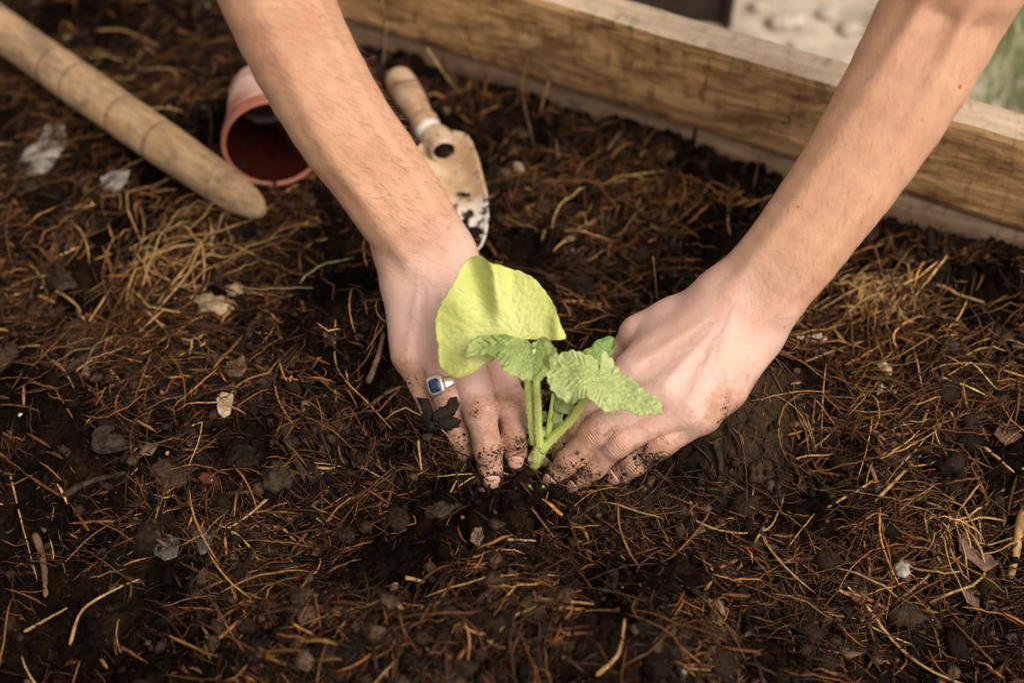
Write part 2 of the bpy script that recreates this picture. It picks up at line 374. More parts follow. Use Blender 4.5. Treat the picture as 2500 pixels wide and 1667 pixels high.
LH = dict(
    wrist=at(1805, 752, .078), uln=[at(1846, 828, .062), at(1770, 946, .052)],
    index=[at(1545, 912, .058), at(1421, 1030, .038), at(1374, 1080, .018), at(1342, 1116, .002)],
    middle=[at(1625, 952, .064), at(1457, 1048, .044), at(1392, 1120, .023), at(1352, 1166, .004)],
    ring=[at(1680, 998, .060), at(1512, 1078, .041), at(1452, 1138, .020), at(1408, 1183, .001)],
    pinky=[at(1716, 1006, .053), at(1608, 1082, .038), at(1548, 1126, .023), at(1506, 1156, .009)],
    thumb=[at(1690, 775, .062), at(1560, 815, .045), at(1500, 880, .022), at(1470, 940, .000)],
    fore=[(at(1858, 700, .090), .0290), (at(1928, 623, .110), .0298), (at(2005, 519, .133), .0308), (at(2083, 412, .155), .0325), (at(2210, 207, .195), .0362), (at(2318, 0, .235), .0385), (at(2365, -90, .26), .0395), (at(2400, -190, .278), .040), (at(2450, -340, .31), .041)],
    up=[(np.array([.27, .42, .46]), .047), (np.array([.22, .54, .58]), .052)])

# ------------------------------------------------------------------ the soil surface
# the bed wall's line on the ground
ZB, ZT = .022, .103
WA = at(1157, 150, ZB); WB = at(2224, 482, ZB)
WU = nrm([*(WB-WA)[:2], 0]); WN = np.array([-WU[1], WU[0], 0])      # WN points away from the bed
BASE = at(1296, 1140, 0.0)
_mounds = [  # survey point, lift, radius x, radius y
    (at(1040, 760, .03), .034, .045, .045), (at(1790, 900, .03), .036, .048, .050), (at(1700, 960, .03), .014, .04, .03),
    (at(1035, 1085, 0), .016, .032, .014), (at(985, 1000, 0), .022, .024, .026), (at(900, 900, 0), .014, .05, .05),
    (at(1760, 1110, 0), .016, .045, .030), (at(1900, 980, 0), .012, .04, .03),
    (at(1150, 1640, 0), .040, .18, .06), (at(420, 980, 0), .014, .10, .05), (at(2300, 1000, 0), .018, .10, .06),
    (at(300, 560, 0), .016, .12, .035), (at(2350, 700, 0), .012, .08, .03), (at(1450, 520, 0), .006, .1, .04),
    (at(2000, 1120, 0), -.020, .022, .022), (at(760, 1330, 0), -.018, .04, .03), (at(1950, 1500, 0), -.012, .08, .03),
    (at(1310, 1010, 0), -.026, .026, .030), (at(1290, 1165, 0), -.010, .035, .010), (at(2400, 1600, 0), -.02, .08, .04),
    (at(350, 120, 0), -.010, .1, .05), (at(650, 330, 0), -.022, .055, .05), (at(100, 350, 0), -.006, .1, .05)]
def smooth_height(x, y):
    h = .016*fbm(x, y, 5.5, 3, 1)+.010*fbm(x, y, 19, 2, 3)
    h = h-(.008+.022*fbm(x, y, 9, 2, 5))*np.exp(-((((x-WA[0])*WN[0]+(y-WA[1])*WN[1]))/.035)**2)
    for c, a, rx, ry in _mounds: h = h+a*np.exp(-((x-c[0])/rx)**2-((y-c[1])/ry)**2)
    near = np.exp(-((x-.03)/.11)**2-((y+.06)/.06)**2)
    return h*(1-.0*near)
def _caps():
    out = []
    for H, names in ((RH, ('pinky', 'ring', 'middle', 'index')), (LH, ('pinky', 'ring', 'middle', 'index'))):
        for k in names:
            J = H[k]; segs = [(H['wrist'], J[0], .016, .30), (J[0], J[1], .011, .35), (J[1], J[2], .0095, .35), (J[2], J[3], .008, .30)]
            if H is RH and k == 'ring': segs = segs[:3]+[(J[2], J[2]*.5+J[3]*.5, .008, .1)]
            if H is RH and k == 'pinky': segs = segs[:3]+[(J[2], J[2]*.4+J[3]*.6, .0075, -.1)]
            out += segs
        out.append((H['uln'][0], H['uln'][1], .014, .45)); f = H['fore']; out.append((H['wrist'], f[1][0], .024, .6))
    return out
_CAPS = _caps()
def hand_fit(x, y, h):
    """soil is pressed down under the hands and stays below the middle of every finger"""
    for a, b, r, q in _CAPS:
        ab = (b-a)[:2]; L = ab@ab; t = np.clip(((x-a[0])*ab[0]+(y-a[1])*ab[1])/L, 0, 1)
        d = np.hypot(x-a[0]-t*ab[0], y-a[1]-t*ab[1]); zc = a[2]+(b[2]-a[2])*t
        h = np.minimum(h, zc-q*r+1.1*np.maximum(0, d-.6*r))
    return h
def height(x, y):
    wx = x+.012*fbm(x, y, 30, 2, 2); wy = y+.012*fbm(x, y, 30, 2, 5)
    m = mud_at(x, y)
    h = smooth_height(x, y)
    h = h+(1-.5*m)*((.0125*(worley(wx, wy, 34, 1)-.5)*sstep(-.25, .35, fbm(x, y, 12, 2, 6))+.0065*(worley(wx, wy, 90, 2)-.5)+.0030*(worley(wx, wy, 230, 4)-.5)))
    h = h+.0045*fbm(x, y, 70, 3, 4)+.0022*fbm(x, y, 380, 2, 7)
    return hand_fit(x, y, h)
_mud = [(at(1800, 1010, .03), .045, .042), (at(1835, 1130, .02), .034, .026), (at(1560, 1230, 0), .05, .014), (at(480, 960, 0), .02, .012), (at(2230, 980, .02), .03, .02), (at(640, 930, 0), .02, .01)]
def mud_at(x, y):
    m = 0
    for c, rx, ry in _mud: m = np.maximum(m, np.exp(-((x-c[0])/rx)**2-((y-c[1])/ry)**2))
    return sstep(.25, .75, m+.35*fbm(x, y, 40, 3, 2))

def spaced(a, b, c, d, fine, coarse):
    return np.concatenate([np.arange(a, b, coarse), np.arange(b, c, fine), np.arange(c, d+coarse, coarse)])
gx = spaced(-1.0, -.50, .50, 1.0, .00165, .02)
gy = spaced(-.8, -.30, .46, 1.1, .00165, .02)
X, Y = np.meshgrid(gx, gy, indexing='ij')
inside = ((X-WA[0])*WN[0]+(Y-WA[1])*WN[1]) < .012
Z = height(X, Y)
nx, ny = X.shape
idx = np.arange(nx*ny).reshape(nx, ny)
F = np.stack([idx[:-1, :-1], idx[1:, :-1], idx[1:, 1:], idx[:-1, 1:]], -1).reshape(-1, 4)
keep = inside[:-1, :-1] & inside[1:, :-1] & inside[1:, 1:] & inside[:-1, 1:]
F = F[keep.ravel()]
V = np.stack([X, Y, Z], -1).reshape(-1, 3); mud = mud_at(X, Y).ravel()
used = np.zeros(len(V), bool); used[F.ravel()] = True; remap = np.cumsum(used)-1
o = mesh('soil', V[used], remap[F], M['soil'], attrs={'mud': mud[used]}); tag(o, kind='structure')

# ground outside the bed
bx = np.array([-60, -20, -5, -2, 0, 2, 5, 20, 60.]); q = np.array([.03, .6, 1.6, 4, 12, 40, 90.])
V = np.array([WA*[1, 1, 0]+WU*a+WN*b+[0, 0, -.10] for a in bx for b in q]); n = len(q)
F = np.array([[i*n+j, i*n+j+1, (i+1)*n+j+1, (i+1)*n+j] for i in range(len(bx)-1) for j in range(n-1)])
tag(mesh('path', V, F, M['outer']), kind='structure')
V = np.array([[-60, -60, -.13], [60, -60, -.13], [60, 60, -.13], [-60, 60, -.13]]); tag(mesh('ground', V, np.array([[0, 1, 2, 3]]), M['outer']), kind='structure')

# ------------------------------------------------------------------ bed wall of planks
def plank(name, s0, s1, z0, z1, n0, n1, mats, parent, seed, wob=.0008):
    """local x along the plank; n0..n1 depth away from the bed"""
    L = s1-s0; H = z1-z0; T = n1-n0
    xs = np.linspace(0, L, int(L/.012)); nh, ntk = 14, 6
    ring = [(0, a) for a in np.linspace(0, H, nh)]+[(b, H) for b in np.linspace(0, T, ntk)[1:]]+[(T, a) for a in np.linspace(H, 0, nh)[1:]]+[(b, 0) for b in np.linspace(T, 0, ntk)[1:-1]]
    ring = np.array(ring); m = len(ring)
    r = np.random.default_rng(seed); V = []
    Xg = np.repeat(xs, m).reshape(len(xs), m); Yg = np.tile(ring[:, 0], (len(xs), 1)); Zg = np.tile(ring[:, 1], (len(xs), 1))
    edge = wob*2.2*fbm(Xg, Zg*0+seed, 9, 4, seed)
    cy, cz = T/2, H/2
    corner = np.minimum(np.abs(np.abs(Yg-cy)-cy)+np.abs(np.abs(Zg-cz)-cz), .006)      # rounding near corners
    rd = 1-.10*np.exp(-(corner/.0018)**2)
    Yn = cy+(Yg-cy)*rd+wob*1.2*fbm(Xg*1.0, Zg, 60, 3, seed+1)*(Yg < cy); Zn = cz+(Zg-cz)*(1-(1-rd)*.3)+edge*(Zg > cz)+wob*1.0*fbm(Xg, Yg, 45, 3, seed+3)*(Zg > cz)
    V = np.stack([Xg, Yn, Zn], -1).reshape(-1, 3)
    i = np.arange(len(xs)-1)[:, None]; j = np.arange(m)[None]
    F = np.stack([i*m+j, (i+1)*m+j, (i+1)*m+(j+1) % m, i*m+(j+1) % m], -1).reshape(-1, 4)
    V = np.vstack([V, [0, cy, cz], [L, cy, cz]]); c0 = len(V)-2; j = np.arange(m)
    caps = np.vstack([np.stack([np.full(m, c0), j, (j+1) % m], -1), np.stack([np.full(m, c0+1), (len(xs)-1)*m+(j+1) % m, (len(xs)-1)*m+j], -1)])
    o = mesh(name, V, [F, caps], mats[0], smooth=False)
    o.data.materials.append(mats[1])
    mi = np.zeros(len(o.data.polygons), np.int32); jj = np.tile(np.arange(m), len(xs)-1); mi[:len(jj)] = ((jj >= nh-1) & (jj < nh-1+ntk-1)); o.data.polygons.foreach_set('material_index', mi)
    loc = WA*[1, 1, 0]+WU*s0+WN*n0+[0, 0, z0]
    o.parent = parent; o.matrix_parent_inverse = Matrix()
    o.location = Vector(loc)-parent.location; o.rotation_euler = (0, 0, math.atan2(WU[1], WU[0])); return o
wall = empty('raised_bed_wall', WA*[1, 1, 0], 'weathered timber wall of the raised bed running diagonally behind the hands', 'bed wall')
p1 = plank('plank', -1.1, 1.0, ZB, ZT, 0, .030, (M['plank_face'], M['plank_top']), wall, 3); p1['label'] = 'upper plank with golden stained face and pale weathered top'
s_joint = float(np.dot(at(1700, 330, .01)-WA, WU))
p2 = plank('plank', -1.1, s_joint-.002, -.12, ZB-.0015, .004, .032, (M['plank_low'], M['plank_low']), wall, 5); p2['label'] = 'grey brown lower plank ending at a joint'
p3 = plank('plank', s_joint+.002, 1.0, -.12, ZB-.003, .001, .030, (M['plank_low'], M['plank_low']), wall, 7); p3['label'] = 'grey brown lower plank right of the joint'

# ------------------------------------------------------------------ person: hands and forearms from a distance field
class Field:
    def __init__(s, lo, hi, h):
        s.h = h; s.lo = np.array(lo); s.n = np.ceil((np.array(hi)-s.lo)/h).astype(int)+1
        s.ax = [(s.lo[i]+h*np.arange(s.n[i])).astype(np.float32) for i in range(3)]
    def new(s): return np.full(s.n, .06, np.float32)
    def box(s, pts, m):
        pts = np.array(pts); a = np.clip(np.floor((pts.min(0)-m-s.lo)/s.h).astype(int), 0, s.n); b = np.clip(np.ceil((pts.max(0)+m-s.lo)/s.h).astype(int)+1, 0, s.n)
        return tuple(slice(a[i], b[i]) for i in range(3))
    def cone(s, F, a, b, ra, rb, k=.0, flat=None, fs=1., m=.022, sub=False):
        a = np.asarray(a); b = np.asarray(b); sl = s.box([a, b], max(ra, rb)+m)
        X = s.ax[0][sl[0]][:, None, None]; Y = s.ax[1][sl[1]][None, :, None]; Z = s.ax[2][sl[2]][None, None]
        if min(X.size, Y.size, Z.size) == 0: return
        ab = b-a; L = float(ab@ab)+1e-12
        px, py, pz = X-a[0], Y-a[1], Z-a[2]
        t = np.clip((px*ab[0]+py*ab[1]+pz*ab[2])/L, 0, 1).astype(np.float32)
        qx, qy, qz = px-t*ab[0], py-t*ab[1], pz-t*ab[2]; q2 = qx*qx+qy*qy+qz*qz
        if flat is not None:
            qn = qx*flat[0]+qy*flat[1]+qz*flat[2]; q2 = q2+qn*qn*(1/fs**2-1)
        d = np.sqrt(np.maximum(q2, 0))-(ra+(rb-ra)*t)
        A = F[sl]
        if sub:
            d = -d; h = np.clip(.5-.5*(A-d)/k, 0, 1); F[sl] = A*(1-h)+d*h+k*h*(1-h); return
        if k <= 0: F[sl] = np.minimum(A, d)
        else:
            h = np.clip(.5+.5*(A-d)/k, 0, 1); F[sl] = A*(1-h)+d*h-k*h*(1-h)
def ridge(G, Pm, pts, rads, k):
    """one smooth cord laid into the surface"""
    sl = G.box(pts, .03); Rf = np.full(Pm.shape, .06, np.float32) if False else None
    sub = Field(G.lo+np.array([q.start for q in sl])*G.h, G.lo+np.array([q.stop-1 for q in sl])*G.h, G.h)
    sub.n = np.array([q.stop-q.start for q in sl]); sub.ax = [G.ax[i][sl[i]] for i in range(3)]; Rf = sub.new()
    for i in range(len(pts)-1): sub.cone(Rf, pts[i], pts[i+1], rads[i], rads[i+1], 0, m=.02)
    A = Pm[sl]; h = np.clip(.5+.5*(A-Rf)/k, 0, 1); Pm[sl] = A*(1-h)+Rf*h-k*h*(1-h)
def surface_nets(F, lo, h):
    S_ = F < 0
    c = np.zeros(np.array(F.shape)-1, np.uint8)
    for a in (0, 1):
        for b in (0, 1):
            for d in (0, 1): c += S_[a:F.shape[0]-1+a, b:F.shape[1]-1+b, d:F.shape[2]-1+d]
    act = np.argwhere((c > 0) & (c < 8)); vid = np.full(c.shape, -1, np.int32); vid[tuple(act.T)] = np.arange(len(act))
    pos = np.zeros((len(act), 3)); cnt = np.zeros(len(act))
    cr = [(a, b, d) for a in (0, 1) for b in (0, 1) for d in (0, 1)]
    for p in cr:
        for ax in range(3):
            if p[ax]: continue
            q = list(p); q[ax] = 1
            f0 = F[tuple((act+p).T)]; f1 = F[tuple((act+q).T)]; m = (f0 < 0) != (f1 < 0)
            t = f0[m]/(f0[m]-f1[m]); pp = np.tile(np.array(p, float), (m.sum(), 1)); pp[:, ax] = t
            pos[m] += pp; cnt[m] += 1
    V = lo+h*(act+pos/cnt[:, None])
    Fc = []
    for ax in range(3):
        s0 = [slice(None)]*3; s1 = [slice(None)]*3; s0[ax] = slice(0, -1); s1[ax] = slice(1, None)
        a0 = S_[tuple(s0)]; a1 = S_[tuple(s1)]; e = np.argwhere(a0 != a1)
        o1, o2 = [(1, 2), (2, 0), (0, 1)][ax]
        ok = (e[:, o1] > 0) & (e[:, o2] > 0) & (e[:, o1] < c.shape[o1]) & (e[:, o2] < c.shape[o2]); e = e[ok]
        d1 = np.zeros(3, int); d1[o1] = 1; d2 = np.zeros(3, int); d2[o2] = 1
        q = np.stack([vid[tuple((e-d1-d2).T)], vid[tuple((e-d2).T)], vid[tuple(e.T)], vid[tuple((e-d1).T)]], -1)
        inside_ = a0[tuple(e.T)]; q[~inside_] = q[~inside_][:, ::-1]; Fc.append(q)
    return V, np.vstack(Fc)

TOCAM = lambda p: nrm(CAM-p)
def finger_frames(J):
    """side-on dorsal direction of every phalanx: facing up and towards the viewer's side of the hand"""
    out = []
    for a, b in zip(J[:-1], J[1:]):
        d = nrm(b-a); u = TOCAM(b)*.75+np.array([0, 0, .35]); u = nrm(u-d*(u@d)); out.append((d, u))
    return out
RAD = dict(index=(.0125, .0102, .0092, .0078), middle=(.0128, .0106, .0094, .0080), ring=(.0122, .0098, .0088, .0075), pinky=(.0116, .0099, .0090, .0078), thumb=(.016, .0125, .0115, .0095))
def build_arm(H, side, dirt_pts):
    h = .00115
    pts = [H['wrist']]+H['uln']+[p for k in RAD for p in H[k]]+[p for p, r in H['fore']]
    lo = np.min(pts, 0)-.035; hi = np.max(pts, 0)+.035
    lo -= np.array([.025, .02, .02]); hi += np.array([.03, .03, .03])
    G = Field(lo, hi, h); Pm = G.new(); W = H['wrist']
    mid = (H['index'][0]+H['ring'][0])/2
    axis = nrm(mid-W); lat = nrm(H['index'][0]-H['pinky'][0]); nh = nrm(np.cross(axis, lat))
    if nh[2] < 0: nh = -nh
    # forearm: oval near the wrist, rounder to the elbow
    fa = [(W-axis*.0+np.array([0, 0, -.002]), .0300)]+H['fore']
    fd = nrm(H['fore'][1][0]-H['fore'][0][0]); fl = TOCAM(W); fl = nrm(fl-fd*(fl@fd))
    fp_ = spline([p for p, r in fa], 22); fr_ = spline([[r] for p, r in fa], 22)[:, 0]; Ff = G.new(); fa = list(zip(fp_, fr_))
    for i in range(len(fa)-1):
        s_ = .70+.22*min(1, i/14)
        G.cone(Ff, fa[i][0], fa[i+1][0], fa[i][1], fa[i+1][1], .0015, fl, s_, m=.03)
    # palm
    fan = {'index': (.0135, .0118), 'middle': (.014, .0120), 'ring': (.0135, .0116), 'pinky': (.0130, .0106)}
    for i, (k, (r0, r1)) in enumerate(fan.items()):
        w_ = W+lat*(.013-.0095*i)-nh*.003; G.cone(Pm, w_, H[k][0]-nh*.003, r0+.0015, r1, .014, m=.03)
    for k0, k1 in (('index', 'middle'), ('middle', 'ring'), ('ring', 'pinky')):
        c0 = W+((H[k0][0]+H[k1][0])/2-W)*.15; c1 = (H[k0][0]+H[k1][0])/2; G.cone(Pm, c0-nh*.0022, c1-nh*.0030-nrm(c1-W)*.003, .0142, .0113, .011, m=.03)
    # heel of the hand and the ball of the thumb
    th = H['thumb']
    G.cone(Pm, W+lat*.010-nh*.010, th[0]-nh*.006, .018, .015, .014, m=.03); G.cone(Pm, th[0]-nh*.004, th[1], .016, .0125, .012, m=.03)
    G.cone(Pm, H['index'][0]-nh*.008, th[1]*.4+th[0]*.6, .011, .012, .016, m=.03)
    G.cone(Pm, H['uln'][0], H['uln'][1], .0150, .0130, .012, m=.03); G.cone(Pm, H['uln'][1], H['pinky'][0]-nh*.002, .0125, .0095, .008, m=.03)
    hh = np.clip(.5+.5*(Pm-Ff)/.014, 0, 1); Pm = Pm*(1-hh)+Ff*hh-.014*hh*(1-hh); del Ff, hh
    # long low ridges of the forearm muscles
    fs_ = nrm(np.cross(fd, fl)); 
    for o_, q_ in ((.017, .0028), (-.014, .0022)):
        pr = spline([fp_[1]+fl*fr_[1]*.56+fs_*o_*.8, fp_[6]+fl*fr_[6]*.58+fs_*o_, fp_[11]+fl*fr_[11]*.66+fs_*o_, fp_[16]+fl*fr_[16]*.66+fs_*o_*.8], 12)
        ridge(G, Pm, pr, np.full(12, q_), .010)
    # ulna head and tendons
    ul = W-lat*.021+nh*.010-axis*.010
    G.cone(Pm, ul, ul-axis*.004, .0105, .0100, .010)
    for k, rr in (('index', .0030), ('middle', .0032), ('ring', .0030), ('pinky', .0026)):
        a = W+nh*.0072+(H[k][0]-W)*.30; b = H[k][0]+nh*.0064
        ridge(G, Pm, spline([a, (a+b)/2, b], 6), np.linspace(.0006, rr, 6), .008)
    # veins that wander over the back of the hand
    vr = np.random.default_rng(5+side)
    for q in range(0):
        k = ['index', 'middle', 'ring', 'pinky', 'middle'][q]; a = W+nh*.0125+lat*(.014-.007*q); b = H[k][0]*.8+W*.2+nh*.0118+lat*vr.normal(0, .004)
        ps = spline([a, (a*2+b)/3+lat*vr.normal(0, .004), (a+b*2)/3+lat*vr.normal(0, .004), b], 8)
        ridge(G, Pm, ps, np.full(8, .0009), .005)
    A = Pm.copy()
    for k in ('index', 'middle', 'ring', 'pinky', 'thumb'):
        J = [np.array(p) for p in H[k]]; r = RAD[k]
        sc = ((.99 if k == 'pinky' else .87) if side < 0 else .97); r = tuple(x*sc for x in r)
        Fg = G.new(); J0 = J[0] if k != 'thumb' else J[0]
        G.cone(Fg, J0, J[1], r[0]*.93, r[1]*.95, .002, m=.02)
        G.cone(Fg, J[1], J[2], r[1]*.93, r[2], .004, m=.02)
        T2 = J[3]+nrm(J[3]-J[2])*.0022
        G.cone(Fg, J[2], T2, r[2]*.97, r[3], .004, m=.02)
        d, u = finger_frames(J)[1]
        G.cone(Fg, J[1]+u*.0012-d*.003, J[1]+u*.0012+d*.003, r[1]*.93, r[1]*.93, .004, m=.02)   # knuckle
        G.cone(Fg, (J[0]+J[1])/2-u*.003, J[1]*.85+J[0]*.15-u*.003, r[1]*.9, r[1]*.85, .005, m=.02)
        G.cone(Fg, J[2]*.35+T2*.65-finger_frames(J)[2][1]*.0016, T2-finger_frames(J)[2][1]*.001, r[3]*.95, r[3]*.9, .004, m=.02)
        sl = G.box(J, .05)
        a_, d_ = Pm[sl], Fg[sl]; kk = .004; hh = np.clip(.5+.5*(a_-d_)/kk, 0, 1)
        A[sl] = np.minimum(A[sl], a_*(1-hh)+d_*hh-kk*hh*(1-hh))
    V, F = surface_nets(A, G.lo, h)
    # tendons and veins raised on the back of the hand, and creases across the wrist
    ex = nrm(mid-W); ex = nrm(ex-nh*(ex@nh)); ey = np.cross(nh, ex); rel = V-W; A2 = np.stack([rel@ex, rel@ey], -1); up_ = sstep(.002, .008, rel@nh); P2_ = lambda p: np.array([(p-W)@ex, (p-W)@ey])
    def pl_dist(q):
        d = np.full(len(V), 9.); tt = np.zeros(len(V)); m = len(q)-1
        for i in range(m):
            ab = q[i+1]-q[i]; t = np.clip(((A2-q[i])@ab)/(ab@ab), 0, 1); dd = np.linalg.norm(A2-q[i]-t[:, None]*ab, axis=1); k = dd < d; d[k] = dd[k]; tt[k] = ((i+t)/m)[k]
        return d, tt
    lift = np.zeros(len(V)); vr = np.random.default_rng(15+side); blue = np.zeros(len(V))
    for k in ('index', 'middle', 'ring', 'pinky'):
        d, t = pl_dist([P2_(W)*.9, P2_(H[k][0])]); lift += .0010*np.exp(-(d/.0034)**2)*sstep(.15, .55, t)*(1-sstep(.93, 1., t)*.3)
    L_ = np.linalg.norm(P2_(mid))
    for a, b in ((('index', 'middle')), ('middle', 'ring'), ('ring', 'pinky'), ('pinky', 'ring')):
        p0 = (P2_(H[a][0])+P2_(H[b][0]))/2*.97; n_ = 7; q = [p0*(1-i/n_)+np.array([-.012, vr.normal(0, .008)])*(i/n_)+np.array([0, vr.normal(0, .0022)])*(0 < i < n_) for i in range(n_+1)]
        q = list(spline(q, 22)); d, t = pl_dist(q); e_ = np.exp(-(d/.0016)**2)*sstep(0, .12, t)*(1-sstep(.55, .85, t)); lift += .00032*e_; blue = np.maximum(blue, np.exp(-(d/.0022)**2)*sstep(0, .12, t)*(1-sstep(.55, .85, t))*up_)
    for c_ in (-.012, -.017, -.021):
        w_ = A2[:, 0]-c_+.0015*np.sin(A2[:, 1]*260+c_*900); lift -= .00018*np.exp(-(w_/.0009)**2)*(np.abs(A2[:, 1]) < .03)
    V = V+nh*(lift*up_)[:, None]
    # upper part that the frame leaves out, swept from the same forearm end
    # attributes
    hand = 1-sstep(-.01, .06, (V-W)@nrm(H['fore'][1][0]-W))
    jt = np.zeros(len(V)); jw = np.zeros(len(V)); dirt = np.zeros(len(V))
    for k in ('index', 'middle', 'ring', 'pinky'):
        J = H[k]; fr = finger_frames(J)
        for q, wd in ((1, .0085), (2, .0055)):
            d = nrm(fr[q-1][0]+fr[q][0]); u = nrm(fr[q-1][1]+fr[q][1]); rel = V-J[q]; s_ = rel@d; rad = np.linalg.norm(rel-s_[:, None]*d, axis=1)
            wgt = np.exp(-(s_/wd)**2)*(rad < .0125)*sstep(-.2, .5, (rel@u)/(rad+1e-6)); m = wgt > jw; jw[m] = wgt[m]; jt[m] = s_[m]
        seg = [J[1], J[2], J[3]]
        d3 = nrm(J[3]-J[2]); s_ = (V-J[2])@d3; near = np.linalg.norm(V-np.clip(s_, 0, .03)[:, None]*d3-J[2], axis=1) < .014
        dirt = np.maximum(dirt, near*sstep(-.004, .024, s_)*.92)
        d2 = nrm(J[2]-J[1]); s_ = (V-J[1])@d2; near = np.linalg.norm(V-np.clip(s_, 0, .03)[:, None]*d2-J[1], axis=1) < .0135
        dirt = np.maximum(dirt, near*(.27+.28*sstep(.002, .03, s_)))
    for k in ('index', 'middle', 'ring', 'pinky'):
        J = H[k]; d3 = nrm(J[3]-J[2]); dirt_pts = dirt_pts+[(J[3]+d3*.0085, .0062, 1.1)]
    for c, rr, a in dirt_pts: dirt = np.maximum(dirt, a*np.exp(-(np.linalg.norm(V-c, axis=1)/rr)**2))
    hz = V[:, 2]-height(V[:, 0], V[:, 1])+.002; dirt = np.maximum(dirt, .95*(1-sstep(.000, .017, hz)))
    scab = np.zeros(len(V))
    if side < 0:
        for q, z_, rr in ((at(2366, 222, .2), 0, .0015), (at(1948, 504, .14), 0, .0009), (at(2120, 560, .10), 0, .0006)):
            ray = nrm(q-CAM); rel = V-CAM; al = rel@ray; pd = np.linalg.norm(rel-al[:, None]*ray, axis=1); k = np.where(pd < .006)[0]
            if len(k): c_ = V[k[np.argmin(al[k]+pd[k])]]; scab = np.maximum(scab, np.exp(-(np.linalg.norm(V-c_, axis=1)/rr)**4))
    return V, F, dict(hand=hand, jt=jt, jw=jw, dirt=dirt, scab=scab, vein=blue), nh, lat
def sweep_upper(H):
    """elbow and upper arm, joined to the open end of the forearm field (it overlaps inside)"""
    pts = [H['fore'][-2][0]*.0+H['fore'][-1][0]]+[p for p, r in H['up']]
    rr = [H['fore'][-1][1]*.93]+[r for p, r in H['up']]
    path = spline(pts, 40); rad = np.interp(np.linspace(0, 1, 40), np.linspace(0, 1, len(rr)), rr); rad[-3:] *= [.95, .8, .45]
    return tube(path, rad, 28, .92)
dp_r = [(at(975, 930, .05), .018, .62), (at(950, 880, .045), .014, .5), (at(1160, 1000, .055), .010, .62), (at(1060, 1040, .01), .02, .8)]
dp_l = [(at(1660, 1060, .03), .024, .80), (at(1600, 1110, .03), .022, .85), (at(1745, 1010, .05), .022, .70), (at(1800, 940, .05), .02, .5), (at(1500, 1110, .03), .015, .6), (at(1400, 1070, .02), .02, .75)]
person = empty('person', (0.05, .75, -.10), 'person with bare forearms reaching down to press soil around the seedling', 'person')
VR, FR, AR, nR, latR = build_arm(RH, 1, dp_r)
VL, FL, AL, nL, latL = build_arm(LH, -1, dp_l)
UR = sweep_upper(RH); UL = sweep_upper(LH)
Vb, Fb = merge([(VR, FR), (VL, FL), UR, UL]); nu = len(UR[0])+len(UL[0])
at_b = {k: np.concatenate([AR[k], AL[k], np.zeros(nu)]) for k in AR}
body = mesh('body', Vb, Fb, M['skin'], person, attrs=at_b)
body['label'] = 'bare forearms and soil-smeared hands, fingers pushed into the soil'

# fingernails
def nail(J, r, wid, ln, back, tw=0., roll=0.):
    d, u = finger_frames(J)[2]; u = TOCAM(J[3]); u = nrm(u-d*(u@d)); sdv = np.cross(d, u)
    u2 = nrm(u*math.cos(roll)+sdv*math.sin(roll)); sdv = np.cross(d, u2)
    tip = J[3]; V = []; nu_, nv = 11, 11
    for i in range(nv):
        v = i/(nv-1)
        for j in range(nu_):
            a = (j/(nu_-1)*2-1)*wid
            q_ = abs(2*v-1); e = math.sqrt(max(0., 1-q_**2.6))*.93+.07
            a *= e
            c = tip-d*(back-ln*v); rr = r+.0024-.0010*v-.0006*v**3
            V.append(c+rr*(math.sin(a)*sdv+math.cos(a)*u2))
    for i in range(nv):
        v = i/(nv-1)
        for j in range(nu_):
            V.append(V[i*nu_+j]-u2*.0012)
    o = nu_*nv; F = [[i*nu_+j, i*nu_+j+1, (i+1)*nu_+j+1, (i+1)*nu_+j] for i in range(nv-1) for j in range(nu_-1)]
    F += [[o+i*nu_+j, o+(i+1)*nu_+j, o+(i+1)*nu_+j+1, o+i*nu_+j+1] for i in range(nv-1) for j in range(nu_-1)]
    B = [j for j in range(nu_)]+[i*nu_+nu_-1 for i in range(1, nv)]+[(nv-1)*nu_+j for j in range(nu_-2, -1, -1)]+[i*nu_ for i in range(nv-2, 0, -1)]
    F += [[B[i], o+B[i], o+B[(i+1) % len(B)], B[(i+1) % len(B)]] for i in range(len(B))]
    mesh('fingernail', np.array(V), np.array(F), M['nail'], person)
nail(RH['index'], .0076, .60, .0100, .0080); nail(RH['middle'], .0078, .60, .0100, .0078)
for k, rl in (('index', .0), ('middle', .1), ('ring', .1), ('pinky', .0)):
    nail(LH[k], RAD[k][3]*(.87 if k != 'pinky' else .98), .60, .0095 if k != 'pinky' else .0085, .0062 if k != 'pinky' else .0055, roll=rl)

# silver signet ring with a blue stone, on the ring finger
J = RH['ring']; rd_, ru_ = nrm(J[1]-J[0]), finger_frames(J)[0][1]; rs_ = np.cross(rd_, ru_)
rc_ = J[0]*.27+J[1]*.73-ru_*.0006
def ring_pt(a, rr, off): return rc_+rr*(math.sin(a)*rs_+math.cos(a)*ru_)+rd_*off
sgn = 1 if rs_[0] < 0 else -1; a0 = sgn*.52          # bezel turned to the outer side of the finger
V, F = [], []; n = 72; prof = 8
for i in range(n):
    a = 2*math.pi*i/n; da = abs((a-a0+math.pi) % (2*math.pi)-math.pi); wide = .0027+.0030*math.exp(-(da/.55)**2); th_ = .0010+.0012*math.exp(-(da/.5)**2)
    for k in range(prof):
        p = 2*math.pi*k/prof; V.append(ring_pt(a, .0110+th_*(.5+.5*math.cos(p)), wide*math.sin(p)))
F = [[i*prof+k, ((i+1) % n)*prof+k, ((i+1) % n)*prof+(k+1) % prof, i*prof+(k+1) % prof] for i in range(n) for k in range(prof)]
ringo = mesh('ring', np.array(V), np.array(F), M['silver'], person); ringo['label'] = 'silver signet ring'
